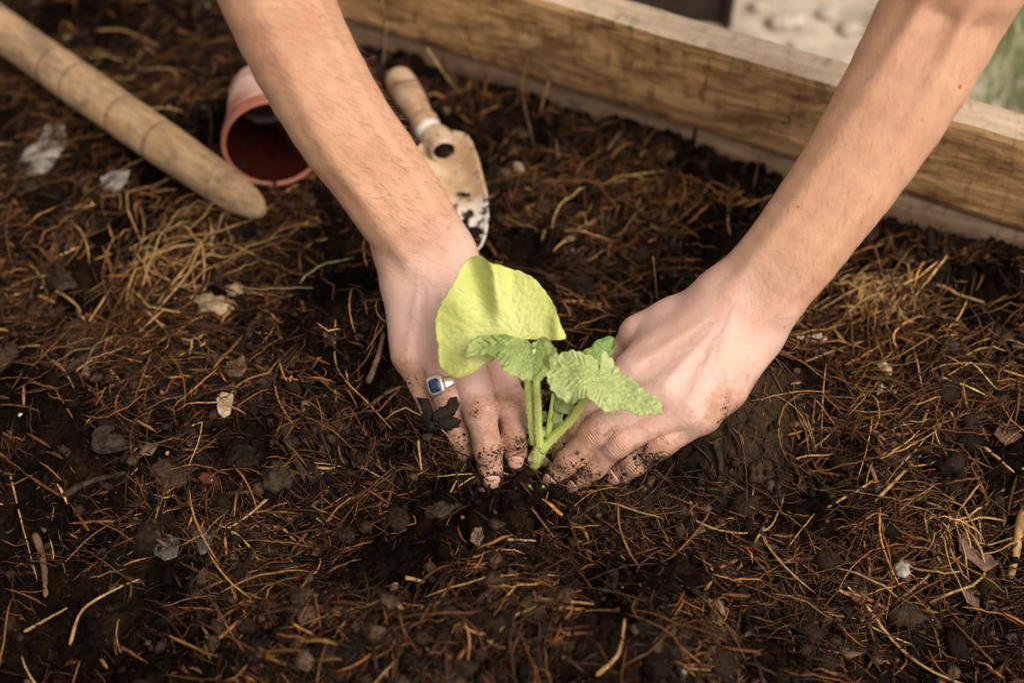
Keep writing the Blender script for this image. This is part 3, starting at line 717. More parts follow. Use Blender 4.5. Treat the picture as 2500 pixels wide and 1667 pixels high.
def rounded_box(c, ex, ey, ez, hx, hy, hz, r, n=6, dome=0.):
    ang = np.linspace(0, 2*math.pi, 4*n, endpoint=False); pts = []
    for q, (sx, sy) in enumerate(((1, 1), (-1, 1), (-1, -1), (1, -1))):
        for k in range(n):
            a = q*math.pi/2+k*math.pi/2/(n-1); pts.append((sx*(hx-r)+r*math.cos(a), sy*(hy-r)+r*math.sin(a)))
    pts = np.array(pts); m = len(pts); V = []
    for s_, z in ((1, -hz), (1.0, hz*.6), (.93, hz), (.6, hz+dome*.7), (.25, hz+dome)):
        for p in pts: V.append(c+ex*p[0]*s_+ey*p[1]*s_+ez*z)
    V.append(c+ez*(hz+dome)); V.append(c-ez*hz); F = []
    for i in range(4):
        for j in range(m): F.append([i*m+j, i*m+(j+1) % m, (i+1)*m+(j+1) % m, (i+1)*m+j])
    T = [[4*m+j, 4*m+(j+1) % m, 5*m] for j in range(m)]+[[(j+1) % m, j, 5*m+1] for j in range(m)]
    return np.array(V), [np.array(F), np.array(T)]
un = math.sin(a0)*rs_+math.cos(a0)*ru_; ut = math.cos(a0)*rs_-math.sin(a0)*ru_; bc = rc_+un*.0128
v_, f_ = rounded_box(bc, ut, rd_, un, .0060, .0066, .0019, .0036)
o = mesh('bezel', v_, f_, M['silver']); o.parent = ringo; o.matrix_parent_inverse = Matrix(); o.location = -Vector(person.location)
v_, f_ = rounded_box(bc+un*.0016, ut, rd_, un, .0040, .0045, .0006, .0025, dome=.0012)
o = mesh('blue_stone', v_, f_, M['blue']); o.parent = ringo; o.location = -Vector(person.location)

# fine arm hair
def arm_hair(parts):
    P0, D0, Nn = [], [], []
    for (Vv, Ff, H, cnt) in parts:
        a, b, c = Vv[Ff[:, 0]], Vv[Ff[:, 1]], Vv[Ff[:, 2]]; ctr = (a+c)/2; nn = np.cross(b-a, c-a); nn /= np.linalg.norm(nn, axis=1)[:, None]+1e-12
        ax = nrm(H['fore'][2][0]-H['wrist']); s_ = (ctr-H['wrist'])@ax; w_ = sstep(-.03, .07, s_)
        pr = w_*(.35+.65*(np.random.default_rng(3).random(len(w_)))); pr /= pr.sum()
        ii = rng.choice(len(ctr), cnt, p=pr); P0.append(ctr[ii]); Nn.append(nn[ii])
        sidev = np.cross(ax, nn[ii]); D0.append(-ax*.8+sidev*.55*np.sign(sidev[:, :1]*0+1)+rng.normal(0, .22, (cnt, 3)))
    P0 = np.vstack(P0); D = np.vstack(D0); Nn = np.vstack(Nn); D /= np.linalg.norm(D, axis=1)[:, None]
    n = len(P0); L = rng.uniform(.004, .011, n)[:, None]; wv = np.cross(D, Nn); wv /= np.linalg.norm(wv, axis=1)[:, None]+1e-9; wdt = .00006
    a = P0; b = P0+D*L*.5+Nn*L*.22; c = P0+D*L+Nn*L*.26
    V = np.stack([a-wv*wdt, a+wv*wdt, b+wv*wdt*.8, b-wv*wdt*.8, c], 1).reshape(-1, 3); k = np.arange(n)[:, None]*5
    return V, [k+np.array([[0, 1, 2, 3]]), k+np.array([[3, 2, 4]])]
v_, f_ = arm_hair([(VR, FR, RH, 6500), (VL, FL, LH, 3800)])
o = mesh('arm_hair', v_, f_, M['hair'], person); o['kind'] = 'stuff'

# crumbs of soil clinging to fingers and the edges of the hands
rs = np.random.default_rng(41); ps = []
for Vv, At in ((VR, AR), (VL, AL)):
    w_ = np.clip(At['dirt']-.38, 0, 1)**1.3*(.15+np.clip(fbm(Vv[:, 0], Vv[:, 1], 160, 2, 3)*3, 0, 1)); w_ = w_*(Vv[:, 2] > height(Vv[:, 0], Vv[:, 1])-.001); w_ /= w_.sum()
    for i in rs.choice(len(Vv), 260, p=w_, replace=False):
        q_ = .00035+.0013*rs.random()**3; ps.append(blob(Vv[i], q_, (1, 1, .75), 5, .3, int(i)))
v_, f_ = merge(ps); o = mesh('clinging_soil', v_, f_, M['dark_clod'], person); o['kind'] = 'stuff'

# ------------------------------------------------------------------ squash seedling
def C3(x, y): return (1040+x/2.8, 600+y/2.8)
plant = empty('squash_seedling', BASE, 'young squash seedling with one big pale leaf, held upright between the two hands', 'seedling')
def leaf(name, A, zA, out, zf, veins, mat, label, pucker=.0009, teeth=.0007, seed=1, cup=.0, darkspots=()):
    """A, out in the crop sheet; zf(px,py)->height; veins: indexes of outline points"""
    ax_, ay_ = C3(*A); A3 = at(ax_, ay_, zA); o = np.array([C3(*p) for p in out]); m = len(o)
    seg = np.linalg.norm(np.roll(o, -1, 0)-o, axis=1); s = np.concatenate([[0], np.cumsum(seg)]); n = 260
    u = np.linspace(0, s[-1], n, endpoint=False); ox = np.interp(u, s, np.append(o[:, 0], o[0, 0])); oy = np.interp(u, s, np.append(o[:, 1], o[0, 1]))
    for _ in range(2):
        ox = (np.roll(ox, 1)+2*ox+np.roll(ox, -1))/4; oy = (np.roll(oy, 1)+2*oy+np.roll(oy, -1))/4
    lr = np.random.default_rng(seed)
    tw = (1-np.abs(((u/ (s[-1]/38)) % 1)*2-1)**1.5)*teeth/.000275+lr.normal(0, .4, n)
    dx, dy = ox-ax_, oy-ay_; dl = np.hypot(dx, dy)+1e-6; ox = ox+dx/dl*tw; oy = oy+dy/dl*tw
    R_ = 44; rr = np.linspace(0, 1, R_+1)[1:]
    px = ax_+(ox-ax_)*rr[:, None]; py = ay_+(oy-ay_)*rr[:, None]
    zz = zf(px, py)
    pts = np.array([[at(px[i, j], py[i, j], zz[i, j]) for j in range(n)] for i in range(R_)])
    V = np.vstack([[A3], pts.reshape(-1, 3)])
    P2 = np.vstack([[ax_, ay_], np.stack([px, py], -1).reshape(-1, 2)])
    # vein distances, in survey pixels
    dmin = np.full(len(P2), 1e9); 
    def seg_d(a, b, wk=1.):
        nonlocal dmin
        ab = b-a; t = np.clip(((P2-a)@ab)/(ab@ab), 0, 1); bow = np.array([-ab[1], ab[0]])*.08
        q = a+t[:, None]*ab+(4*t*(1-t))[:, None]*bow*.6
        dmin = np.minimum(dmin, np.linalg.norm(P2-q, axis=1)*wk+t*1.2)
    Ac = np.array([ax_, ay_])
    for k in veins:
        e = Ac+(o[k]-Ac)*.93; seg_d(Ac, e)
        for f in (.22, .38, .54, .70, .84):
            p = Ac+(e-Ac)*f; d = (e-Ac)
            for sg in (-1, 1):
                a = sg*.75; rot = np.array([d[0]*math.cos(a)-d[1]*math.sin(a), d[0]*math.sin(a)+d[1]*math.cos(a)]); seg_d(p, p+rot*(1-f)*.62, 1.5)
    vein = np.exp(-(dmin/2.2)**2)
    # push along the leaf normal
    nn = nrm(np.cross(V[1+(R_-1)*n+n//3]-A3, V[1+(R_-1)*n]-A3)); nn = nn*np.sign(nn@TOCAM(A3))
    hgt = pucker*(1-np.exp(-(dmin/9.)**2))*2.0-pucker*.4+.0016*fbm(P2[:, 0], P2[:, 1], .03, 3, seed)+pucker*.5*fbm(P2[:, 0], P2[:, 1], .12, 2, seed+1)
    rad = np.concatenate([[0], np.repeat(rr, n)]); hgt = hgt*sstep(0, .15, rad)
    th = np.tile(np.arange(n)/n, R_); hgt[1:] += .0011*sstep(.7, 1, rad[1:])*np.sin(th*2*math.pi*7+seed)*(.6+.8*lr.random())
    hgt += cup*rad**2
    V = V+hgt[:, None]*nn
    dark = np.zeros(len(V))
    for (x, y, r_) in darkspots:
        c = C3(x, y); dark = np.maximum(dark, np.exp(-(np.hypot(P2[:, 0]-c[0], P2[:, 1]-c[1])/r_)**4))
    j = np.arange(n); F4 = [np.stack([1+i*n+j, 1+i*n+(j+1) % n, 1+(i+1)*n+(j+1) % n, 1+(i+1)*n+j], -1) for i in range(R_-1)]
    F3 = np.stack([np.zeros(n, int), 1+(j+1) % n, 1+j], -1)
    V2 = V-nn*.0006; N_ = len(V); F4 = np.vstack(F4)
    e = np.stack([1+(R_-1)*n+j, 1+(R_-1)*n+(j+1) % n, N_+1+(R_-1)*n+(j+1) % n, N_+1+(R_-1)*n+j], -1)
    ob = mesh(name, np.vstack([V, V2]), [np.vstack([F4, F4[:, ::-1]+N_, e]), np.vstack([F3, F3[:, ::-1]+N_])], mat, plant, attrs={'vein': np.tile(vein, 2)*(.6 if name == 'leaf' and pucker < .0003 else .8), 'dark': np.tile(dark, 2)})
    ob['label'] = label; return A3
PX = .000275
def plane_z(A, zA, sy, sx=0.):       # height rises towards the top of the view by sy metres per metre
    ax_, ay_ = C3(*A)
    return lambda px, py: zA+(ay_-py)*PX*sy+(px-ax_)*PX*sx
L1 = [(640, 642), (690, 641), (740, 622), (800, 640), (850, 642), (905, 645), (950, 638), (955, 605), (930, 570), (905, 500), (882, 430), (850, 365), (812, 310), (772, 262), (740, 225), (690, 200), (640, 172), (600, 168), (560, 155), (530, 140), (500, 132), (470, 128), (440, 126), (420, 105), (400, 85), (360, 65), (310, 80), (270, 105), (240, 150), (215, 200), (200, 240), (180, 280), (140, 340), (110, 385), (80, 440), (62, 520), (70, 620), (88, 680), (85, 740), (95, 830), (150, 880), (210, 905), (265, 890), (330, 860), (400, 815), (470, 780), (540, 740), (590, 690)]
A1 = (625, 636)
zf0 = plane_z(A1, .102, .55, .04)
def zf1(px, py):
    # gentle folds: left half bellies out, a ridge and trough up the middle, lower left corner folded over
    x = (px-1040)*2.8; y = (py-600)*2.8
    z = zf0(px, py)+.006*np.exp(-((x-520-(640-y)*-.12)/55)**2)*sstep(640, 300, y)-.0035*np.exp(-((x-430-(y-640)*.25)/60)**2)*sstep(600, 350, y)
    z = z+.007*sstep(300, 60, x)*sstep(200, 700, y)*-1
    return z+.004*np.exp(-((x-900)/60)**2)
A3_1 = leaf('leaf', A1, .102, L1, zf1, [6, 10, 15, 20, 25, 31, 36, 40, 43], M['leaf_pale'], 'largest leaf, pale yellow green, spread flat', .00022, .0005, 2)
L2 = [(700, 652), (735, 690), (745, 665), (780, 632), (820, 625), (850, 650), (838, 680), (865, 690), (895, 718), (915, 750), (880, 795), (840, 850), (808, 905), (770, 922), (735, 908), (700, 916), (660, 902), (610, 882), (560, 852), (522, 825), (512, 785), (460, 762), (430, 735), (420, 715), (390, 712), (345, 728), (285, 765), (300, 700), (335, 652), (395, 616), (470, 608), (550, 608), (620, 628)]
A2 = (738, 700)
zf2 = plane_z(A2, .112, .30, .12)
A3_2 = leaf('leaf', A2, .112, L2, lambda px, py: zf2(px, py)+.0016*np.sin((px-1200)*.05), [4, 8, 11, 14, 17, 20, 24, 27, 30], M['leaf_mid'], 'mid green crinkled leaf in front of the pale one', .0011, .0012, 5)
L3 = [(785, 870), (800, 845), (832, 818), (862, 775), (920, 746), (990, 739), (1050, 737), (1110, 750), (1150, 770), (1178, 800), (1184, 850), (1190, 875), (1192, 840), (1197, 790), (1215, 738), (1245, 765), (1290, 820), (1330, 870), (1390, 910), (1450, 960), (1500, 990), (1560, 1020), (1618, 1062), (1598, 1085), (1612, 1152), (1560, 1138), (1520, 1130), (1480, 1150), (1455, 1165), (1410, 1150), (1380, 1125), (1330, 1120), (1270, 1142), (1220, 1120), (1160, 1070), (1115, 1030), (1080, 1052), (1020, 1085), (960, 1060), (910, 1030), (855, 985), (832, 910)]
A3p = (1178, 888)
zf3 = plane_z(A3p, .100, .22, -.10)
A3_3 = leaf('leaf', A3p, .100, L3, lambda px, py: zf3(px, py)+.0022*np.sin((px-1400)*.035+.6)-.00003*np.abs(px-1500), [1, 4, 7, 16, 19, 22, 24, 28, 32, 35, 38, 41], M['leaf_light'], 'light green crinkled leaf over the left hand', .0011, .0013, 9, darkspots=[(1222, 1052, 3.2), (1180, 1056, 2.0)])
L4 = [(1060, 730), (1100, 708), (1130, 690), (1150, 662), (1200, 632), (1240, 624), (1282, 624), (1298, 680), (1285, 722), (1270, 752), (1240, 770), (1215, 800), (1195, 830), (1160, 800), (1110, 765)]
zf4 = plane_z((1180, 800), .078, .35)
leaf('leaf', (1180, 740), zf4(*C3(1180, 740)), L4, zf4, [3, 6, 9, 12], M['leaf_dark'], 'small darker seed leaf behind the light one', .0004, .0002, 12)
def stalk(name, pts, r, mat=M['stalk'], ridged=True, seg=20, lab=None):
    path = spline(pts, 36); rad = np.interp(np.linspace(0, 1, 36), np.linspace(0, 1, len(r)), r); V, Fs = tube(path, rad, seg, upv=(0, -1, .3))
    if ridged:
        W_ = V[:36*seg].reshape(36, seg, 3); c = path[:, None]; k = 1+.09*np.cos(np.arange(seg)/seg*2*math.pi*5)[None, :, None]; V[:36*seg] = (c+(W_-c)*k).reshape(-1, 3)
    o = mesh(name, V, Fs, mat, plant)
    if lab: o['label'] = lab
    return path, rad
def CZ(x, y, z): return at(*C3(x, y), z)
ST = []
ST.append(stalk('stem', [CZ(720, 1560, -.014), CZ(748, 1480, .006), CZ(775, 1400, .018), CZ(790, 1340, .026)], [.0034, .0038, .0043, .0030], lab='thick pale main stem'))
ST.append(stalk('leaf_stalk', [CZ(735, 1350, .022), CZ(722, 1250, .036), CZ(706, 1080, .062), CZ(690, 900, .088), A3_1], [.0020, .0022, .0023, .0021, .0014]))
ST.append(stalk('leaf_stalk', [CZ(778, 1370, .024), CZ(768, 1250, .040), CZ(762, 1080, .066), CZ(752, 900, .094), A3_2-[0, 0, .001]], [.0025, .0024, .0023, .0020, .0012]))
ST.append(stalk('leaf_stalk', [CZ(790, 1400, .020), CZ(870, 1310, .032), CZ(980, 1200, .050), CZ(1060, 1090, .070), CZ(1120, 980, .088), A3_3-[0, 0, .001]], [.0029, .0029, .0027, .0023, .0018, .0012]))
ST.append(stalk('leaf_stalk', [CZ(850, 1330, .020), CZ(890, 1220, .034), CZ(930, 1100, .048), CZ(990, 1000, .058), CZ(1120, 860, .070), CZ(1180, 790, .076)], [.0028, .0025, .0022, .0018, .0015, .001]))
# small folded inner leaf and woolly buds
stalk('leaf_stalk', [CZ(838, 1290, .030), CZ(846, 1200, .044), CZ(858, 1110, .058), CZ(868, 1010, .068)], [.0022, .0018, .0013, .0009])
V = []; nu_, nv = 10, 24
for i in range(nv):
    v = i/(nv-1); c = CZ(862+10*v, 1170-165*v, .050+.018*v); wd = .0095*math.sin(math.pi*min(1, v*.92+.06))
    for j in range(nu_):
        a = j/(nu_-1); V.append(c+np.array([wd*a*1.5, -.004*math.sin(a*3)+.003*math.sin(v*9), .0016*math.sin(a*6+v*12)]))
V = np.array(V); F = np.array([[i*nu_+j, i*nu_+j+1, (i+1)*nu_+j+1, (i+1)*nu_+j] for i in range(nv-1) for j in range(nu_-1)]); V2 = V+[0, .0006, -.0004]
o = mesh('young_leaf', np.vstack([V, V2]), np.vstack([F, F[:, ::-1]+len(V)]), M['leaf_mid'], plant, attrs={'vein': np.tile([(.8 if (k % nu_) == 0 else .1*(math.sin(k//nu_*1.6) > .6)*5) for k in range(len(V))], 2), 'dark': np.zeros(2*len(V))})
buds = [((808, 1165), .042, .0022, (.8, .8, 2.4)), ((880, 1140), .044, .0024, (.9, .9, 1.5)), ((898, 1195), .038, .0030, (1.1, .8, 1.0)), ((812, 1275), .030, .0034, (1, .9, 1.2)), ((850, 1230), .036, .0022, (.9, .9, 1.5))]
for i, (q, z, r_, sq) in enumerate(buds):
    v_, f_ = blob(CZ(*q, z), r_, sq, 12, .1, i+40); mesh('bud', v_, f_, M['fuzz'] if i in (2, 3) else M['leaf_light'], plant, attrs={'vein': np.zeros(len(v_)), 'dark': np.zeros(len(v_))})
# bristles on the stalks and buds
Pn, Dn = [], []
for path, rad in ST:
    for _ in range(420):
        k = rng.integers(0, 34); f = rng.random(); c = path[k]*(1-f)+path[k+1]*f; t_ = nrm(path[k+1]-path[k]); d = nrm(np.cross(t_, rng.normal(0, 1, 3))); Pn.append(c+d*rad[k]*.98); Dn.append(d)
for q, z, r_, sq in buds:
    for _ in range(160): d = nrm(rng.normal(0, 1, 3)); Pn.append(CZ(*q, z)+d*np.array(sq)*r_*.9); Dn.append(d)
Pn, Dn = np.array(Pn), np.array(Dn); L = rng.uniform(.0008, .0018, len(Pn))[:, None]; wv = np.cross(Dn, FW); wv /= np.linalg.norm(wv, axis=1)[:, None]+1e-6
V = np.stack([Pn-wv*.00010, Pn+wv*.00010, Pn+Dn*L], 1).reshape(-1, 3); k = np.arange(len(Pn))[:, None]*3
o = mesh('bristles', V, k+np.array([[0, 1, 2]]), M['fuzz'], plant); o['kind'] = 'stuff'
v_, f_ = blob(CZ(742, 1445, .012), .0040, (1.1, 1, .55), 12, .2, 77); o = mesh('scar_band', v_, f_, M['pale_leaf_dry'], plant); o['label'] = 'dry whitish collar low on the stem'

# ------------------------------------------------------------------ pole, pot, trowel
def pole():
    a = P(-260, -112, .045); b = P(606, 490, .022)
    d = nrm(b-a); L = np.linalg.norm(b-a); n = 420; x = np.linspace(0, L, n); tail = L-x
    r = .0172-.0012*sstep(.2, 0, tail); r = r*np.where(tail < .055, np.sqrt(np.clip(1-((.055-tail)/.0555)**2.3, 0.004, 1)), 1)
    gr_ = []
    for q in ((137, 166), (192, 203), (292, 281), (385, 337)):
        g = at(*q, .03); s_ = float((g-a)@d); gr_.append(s_); r = r-.0016*np.exp(-((x-s_)/.0018)**2)
    r = r+.0003*np.array([math.sin(v*60)+math.sin(v*23+1) for v in x])
    path = np.stack([x, 0*x, 0*x], -1); V, F = tube(path, r, 40)
    V[:, 1] += .0006*np.sin(V[:, 0]*14); o = mesh('wooden_pole', V, F, M['pole'], attrs={'groove': np.max([np.exp(-((V[:, 0]-g_)/.0016)**2) for g_ in gr_], axis=0)}); o.location = a; o.rotation_euler = Vector(d).to_track_quat('X', 'Z').to_euler()
    tag(o, 'thick weathered round wooden pole with ring grooves and a rounded end', 'pole')
pole()
def pot():
    vd = nrm(at(658, 351, .03)-CAM); upi = nrm(UP-vd*(UP@vd)); rti = np.cross(vd, upi)
    ax = nrm(.83*vd+.55*upi-.08*rti); o_ = at(668, 353, .040); e1 = nrm(np.cross(ax, [0, 0, 1])); e2 = np.cross(ax, e1)
    root = empty('plant_pot', o_-[0, 0, .034], 'empty terracotta coloured plastic pot lying on its side beside the pole', 'plant pot')
    def lathe(name, prof, mat, seg=64):
        V = [o_+ax*h_+r_*(math.cos(q)*e1+math.sin(q)*e2) for h_, r_ in prof for q in np.linspace(0, 2*math.pi, seg, endpoint=False)]
        m = len(prof); F = np.array([[i*seg+j, i*seg+(j+1) % seg, (i+1)*seg+(j+1) % seg, (i+1)*seg+j] for i in range(m-1) for j in range(seg)])
        return mesh(name, np.array(V), F, mat, root)
    lathe('pot_wall', [(.010, .0352), (.012, .0353), (.03, .0335), (.055, .0305), (.070, .0288), (.0725, .0278), (.0732, .0255), (.0722, .022), (.0722, .0005)], M['pot'])
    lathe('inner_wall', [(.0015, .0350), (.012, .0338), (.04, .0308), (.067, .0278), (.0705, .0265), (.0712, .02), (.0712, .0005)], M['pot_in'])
    lathe('rim', [(.0015, .0350), (-.0006, .0356), (-.0012, .0368), (-.0002, .0381), (.002, .0386), (.008, .0383), (.0105, .0378), (.0112, .0366), (.0108, .0350)], M['rim'])
    ps = []
    for i in range(70):
        q = rng.uniform(0, 2*math.pi); h_ = rng.uniform(.004, .07); r_ = .0338-h_*.09; e = math.cos(q)*e1+math.sin(q)*e2
        if e[2] > -.2 and rng.random() < .8: continue
        ps.append(blob(o_+ax*h_+e*r_, rng.uniform(.0008, .0024), (1, 1, .7), 5, .3, i))
    v_, f_ = merge(ps); o = mesh('soil_residue', v_, f_, M['dark_clod'], root); o['kind'] = 'stuff'
pot()
def trowel():
    he = P(908, 168, .034); hn = P(984, 300, .030); bs = P(1018, 345, .026); tip = P(1092, 575, .012)
    root = empty('trowel', he-[0, 0, .03], 'small hand trowel with turned wooden handle and soil-spattered pale blade', 'trowel')
    d = nrm(hn-he); L = np.linalg.norm(hn-he); path = spline([he, hn], 40); t_ = np.linspace(0, 1, 40)
    r = np.interp(t_, [0, .03, .10, .25, .5, .72, .80, .86, .93, 1], [.003, .0085, .0112, .0122, .0118, .0100, .0098, .0112, .0110, .0100])
    v_, f_ = tube(path, r, 28)
    # local x along the grain: give the handle its own frame
    o = mesh('handle', v_, f_, M['handle'], root)
    v_, f_ = tube(spline([hn-d*.002, hn+d*.011], 8), [.0104, .0106, .0100, .0098, .0094, .0094, .0092, .0080], 28); mesh('ferrule', v_, f_, M['white_metal'], root)
    # blade: dished sheet
    bd = nrm(tip-bs); up_ = nrm(TOCAM(bs)-bd*(TOCAM(bs)@bd)); sd_ = np.cross(bd, up_); BL = np.linalg.norm(tip-bs)
    nu_, nv = 25, 50; V, tipa = [], []
    for i in range(nv):
        v = i/(nv-1); s_ = v*(BL+.012)-.012
        wd = np.interp(v, [0, .03, .08, .16, .3, .6, .8, .92, .98, 1], [.008, .015, .0205, .0225, .0232, .0212, .0165, .0105, .005, .001])
        for j in range(nu_):
            a = j/(nu_-1)*2-1; y = a*wd; z = .0085*(abs(a)**2)*np.interp(v, [0, .15, .8, 1], [.9, 1, .8, .3])
            V.append(bs+bd*s_+sd_*y+up_*(z-.003)); tipa.append(sstep(.55, .72, v))
    F = np.array([[i*nu_+j, i*nu_+j+1, (i+1)*nu_+j+1, (i+1)*nu_+j] for i in range(nv-1) for j in range(nu_-1)])
    o = mesh('blade', np.array(V), F, M['blade'], root, attrs={'tip': tipa}); md = o.modifiers.new('t', 'SOLIDIFY'); md.thickness = .0012; md.offset = 0
    # rolled socket open towards the viewer
    pth = spline([hn+d*.006, bs+up_*.004-bd*.006, bs+bd*.006+up_*.006], 14); rr = np.interp(np.linspace(0, 1, 14), [0, .5, 1], [.0092, .0098, .0085])
    v_, f_ = tube(pth, rr, 26, cap=False)
    o = mesh('socket', v_, f_, M['blade'], root, attrs={'tip': np.full(len(v_), .2)}); md = o.modifiers.new('t', 'SOLIDIFY'); md.thickness = .0014
    v_, f_ = blob(bs+bd*.001+up_*.002, .0068, (1, 1, 1), 10, .02, 3); mesh('socket_shade', v_, f_, M['dark_clod'], root)  # dark ball in the socket mouth stands in for the shade of its hole
    ps = []
    for i in range(26):
        v = rng.uniform(.45, .95); s_ = v*BL; ps.append(blob(bs+bd*s_+sd_*rng.uniform(-.012, .014)*(1.2-v)+up_*.0005, rng.uniform(.0008, .0030)*(1.4 if v > .7 else .7), (1, 1, .5), 6, .35, i+300))
    v_, f_ = merge(ps); o = mesh('stuck_soil', v_, f_, M['dark_clod'], root); o['kind'] = 'stuff'
trowel()

# ------------------------------------------------------------------ litter: fibres, straw, crumbs (uncountable)
def wall_dist(x, y): return (x-WA[0])*WN[0]+(y-WA[1])*WN[1]
def in_hands(x, y, pad=0.): 
    return np.zeros(np.shape(x), bool)
def strands(n, sampler, Lr, Rr, pal, curl=1.2, lift=(.000, .004), K_=7, tilt=.25, seed=1, flat=.6, sides=3, wts=None):
    r = np.random.default_rng(seed); xy, head = sampler(n, r); n = len(xy)
    L = r.uniform(*Lr, n)*r.uniform(.5, 1, n); R0 = r.uniform(*Rr, n)
    t = np.linspace(-.5, .5, K_); cu = r.normal(0, curl, n); kink = (r.random(n) < .25)*r.normal(0, .9, n)
    ang = head[:, None]+cu[:, None]*t[None]+kink[:, None]*(t[None] > r.uniform(-.3, .3, n)[:, None])
    st = L[:, None]/(K_-1); dx = np.cos(ang)*st; dy = np.sin(ang)*st
    x = xy[:, 0:1]+np.cumsum(dx, 1)-np.sum(dx, 1)[:, None]*.5; y = xy[:, 1:2]+np.cumsum(dy, 1)-np.sum(dy, 1)[:, None]*.5
    g = height(x, y); gm = g.mean(1)[:, None]; tl = r.normal(0, tilt, n)
    line = gm+(g[:, -1:]-g[:, :1])*t[None]*.7+(tl*L)[:, None]*t[None]
    z = np.maximum(.35*g+.65*line, line*.6+g*.4)+r.uniform(*lift, n)[:, None]+(r.random(n)*.10*L)[:, None]*(1-4*t[None]**2)
    Pp = np.stack([x, y, z], -1); T = np.gradient(Pp, axis=1); T /= np.linalg.norm(T, axis=2)[..., None]+1e-9
    U = np.cross(T, np.array([0, 0, 1.])); U /= np.linalg.norm(U, axis=2)[..., None]+1e-9; W_ = np.cross(U, T)
    a = np.linspace(0, 2*math.pi, sides, endpoint=False)+.5; roll = r.uniform(0, 6, n)[:, None, None]
    taper = (1-.75*np.abs(2*t)**4)[None, :, None, None]*R0[:, None, None, None]
    ca, sa = np.cos(a[None, None]+roll), np.sin(a[None, None]+roll)
    V = Pp[:, :, None]+taper*(ca[..., None]*U[:, :, None]+flat*sa[..., None]*W_[:, :, None])
    V = V.reshape(-1, 3); b = (np.arange(n)*K_*sides)[:, None, None]; i = np.arange(K_-1)[None, :, None]*sides; j = np.arange(sides)[None, None]; j1 = (j+1) % sides
    F = np.stack([b+i+j, b+i+j1, b+i+sides+j1, b+i+sides+j], -1).reshape(-1, 4)
    pal = np.array(pal); ci = r.choice(len(pal), n, p=wts); c = pal[ci]*np.exp(r.normal(0, .42, n))[:, None]; c = np.clip(c*(1+r.normal(0, .06, (n, 3))), 0, .8)
    return V, F, np.repeat(c, K_*sides, 0), (x, y)
def area(n, r, x0=-.50, x1=.50, y0=-.31, y1=.46):
    return np.stack([r.uniform(x0, x1, n), r.uniform(y0, y1, n)], -1)
GOLD = [(at(330, 640, 0), .17, .055), (at(120, 820, 0), .10, .05), (at(560, 560, 0), .12, .03), (at(2150, 760, 0), .045, .03), (at(2250, 1020, 0), .10, .05), (at(2150, 1330, 0), .06, .03), (at(1600, 500, 0), .10, .04), (at(2350, 850, 0), .08, .05), (at(1950, 850, 0), .04, .03), (at(100, 260, 0), .1, .06)]
def dens(p, spots, base):
    d = np.full(len(p), base)
    for c, rx, ry in spots: d = np.maximum(d, np.exp(-((p[:, 0]-c[0])/rx)**2-((p[:, 1]-c[1])/ry)**2))
    return d
def covered(p):
    m = np.zeros(len(p), bool)
    for c, r in ((at(650, 400, 0), .030), (at(655, 340, 0), .036), (at(640, 290, 0), .036), (at(1085, 400, 0), .016), (at(1115, 460, 0), .020), (at(1140, 530, 0), .014), (at(1155, 590, 0), .010)):
        m |= np.hypot(p[:, 0]-c[0], p[:, 1]-c[1]) < r
    return m
def ok(p): return wall_dist(p[:, 0], p[:, 1]) < -.006
def samp(spots, base, clump=True, flow=None, over=6):
    def f(n, r):
        p = area(n*over, r); d = dens(p, spots, base)
        if clump: d = d*np.clip(.55+2.2*fbm(p[:, 0], p[:, 1], 22, 3, 4), .06, 1)
        d = d*(1-.2*mud_at(p[:, 0], p[:, 1]))
        hole = np.exp(-(((p[:, 0]-.015)/.030)**2+((p[:, 1]+.085)/.035)**2)); d = d*(1-.93*hole)
        k = (r.random(len(p)) < d) & ok(p); p = p[k]; p = p[~covered(p)][:n]
        fl = 2.2*fbm(p[:, 0], p[:, 1], 7, 2, 6)+(flow if flow is not None else .3)
        return p, fl+r.normal(0, .75, len(p))
    return f
DARK = [(.010, .0040, .0015), (.022, .0085, .003), (.052, .0190, .0058), (.12, .0445, .0125), (.25, .113, .037)]
STRAW = [(.045, .018, .0055), (.115, .047, .0135), (.23, .11, .034), (.42, .25, .10)]
parts = []
def add(name, V, F, C, mat, label, cat):
    o = mesh(name, V, F, mat, colors=C, smooth=True); tag(o, label, cat, kind='stuff'); return o
V, F, C, _ = strands(27000, samp([], .6, over=4), (.006, .032), (.00022, .00066), DARK, .75, (-.001, .006), 5, .42, 11, wts=[.26, .28, .26, .15, .05])
add('root_fibres', V, F, C, M['fibre'], 'fine brown root fibres matted over the soil', 'fibres')
V, F, C, _ = strands(6000, samp(GOLD, .12), (.02, .065), (.00035, .0009), STRAW, .7, (.000, .009), 8, .22, 12, wts=[.36, .38, .19, .07])
add('straw_litter', V, F, C, M['fibre'], 'golden brown straw strewn thickly over the compost', 'straw')
V, F, C, _ = strands(4600, samp(GOLD, .45), (.010, .045), (.0006, .0016), DARK+STRAW[:3], .2, (-.001, .005), 5, .22, 13, flat=.35, sides=4, wts=[.2, .2, .2, .13, .07, .07, .08, .05])
add('chopped_stems', V, F, C, M['fibre'], 'short broken stems and bark splinters in the compost', 'plant bits')
V, F, C, _ = strands(26000, samp([(c, a*1.3, b*1.3) for c, a, b in _mud], .5, over=4), (.003, .011), (.00018, .0005), DARK, .5, (-.0005, .0012), 3, .35, 14, wts=[.1, .2, .28, .27, .15])
add('fine_chaff', V, F, C, M['fibre'], 'short fine chaff sprinkled on the soil', 'chaff')
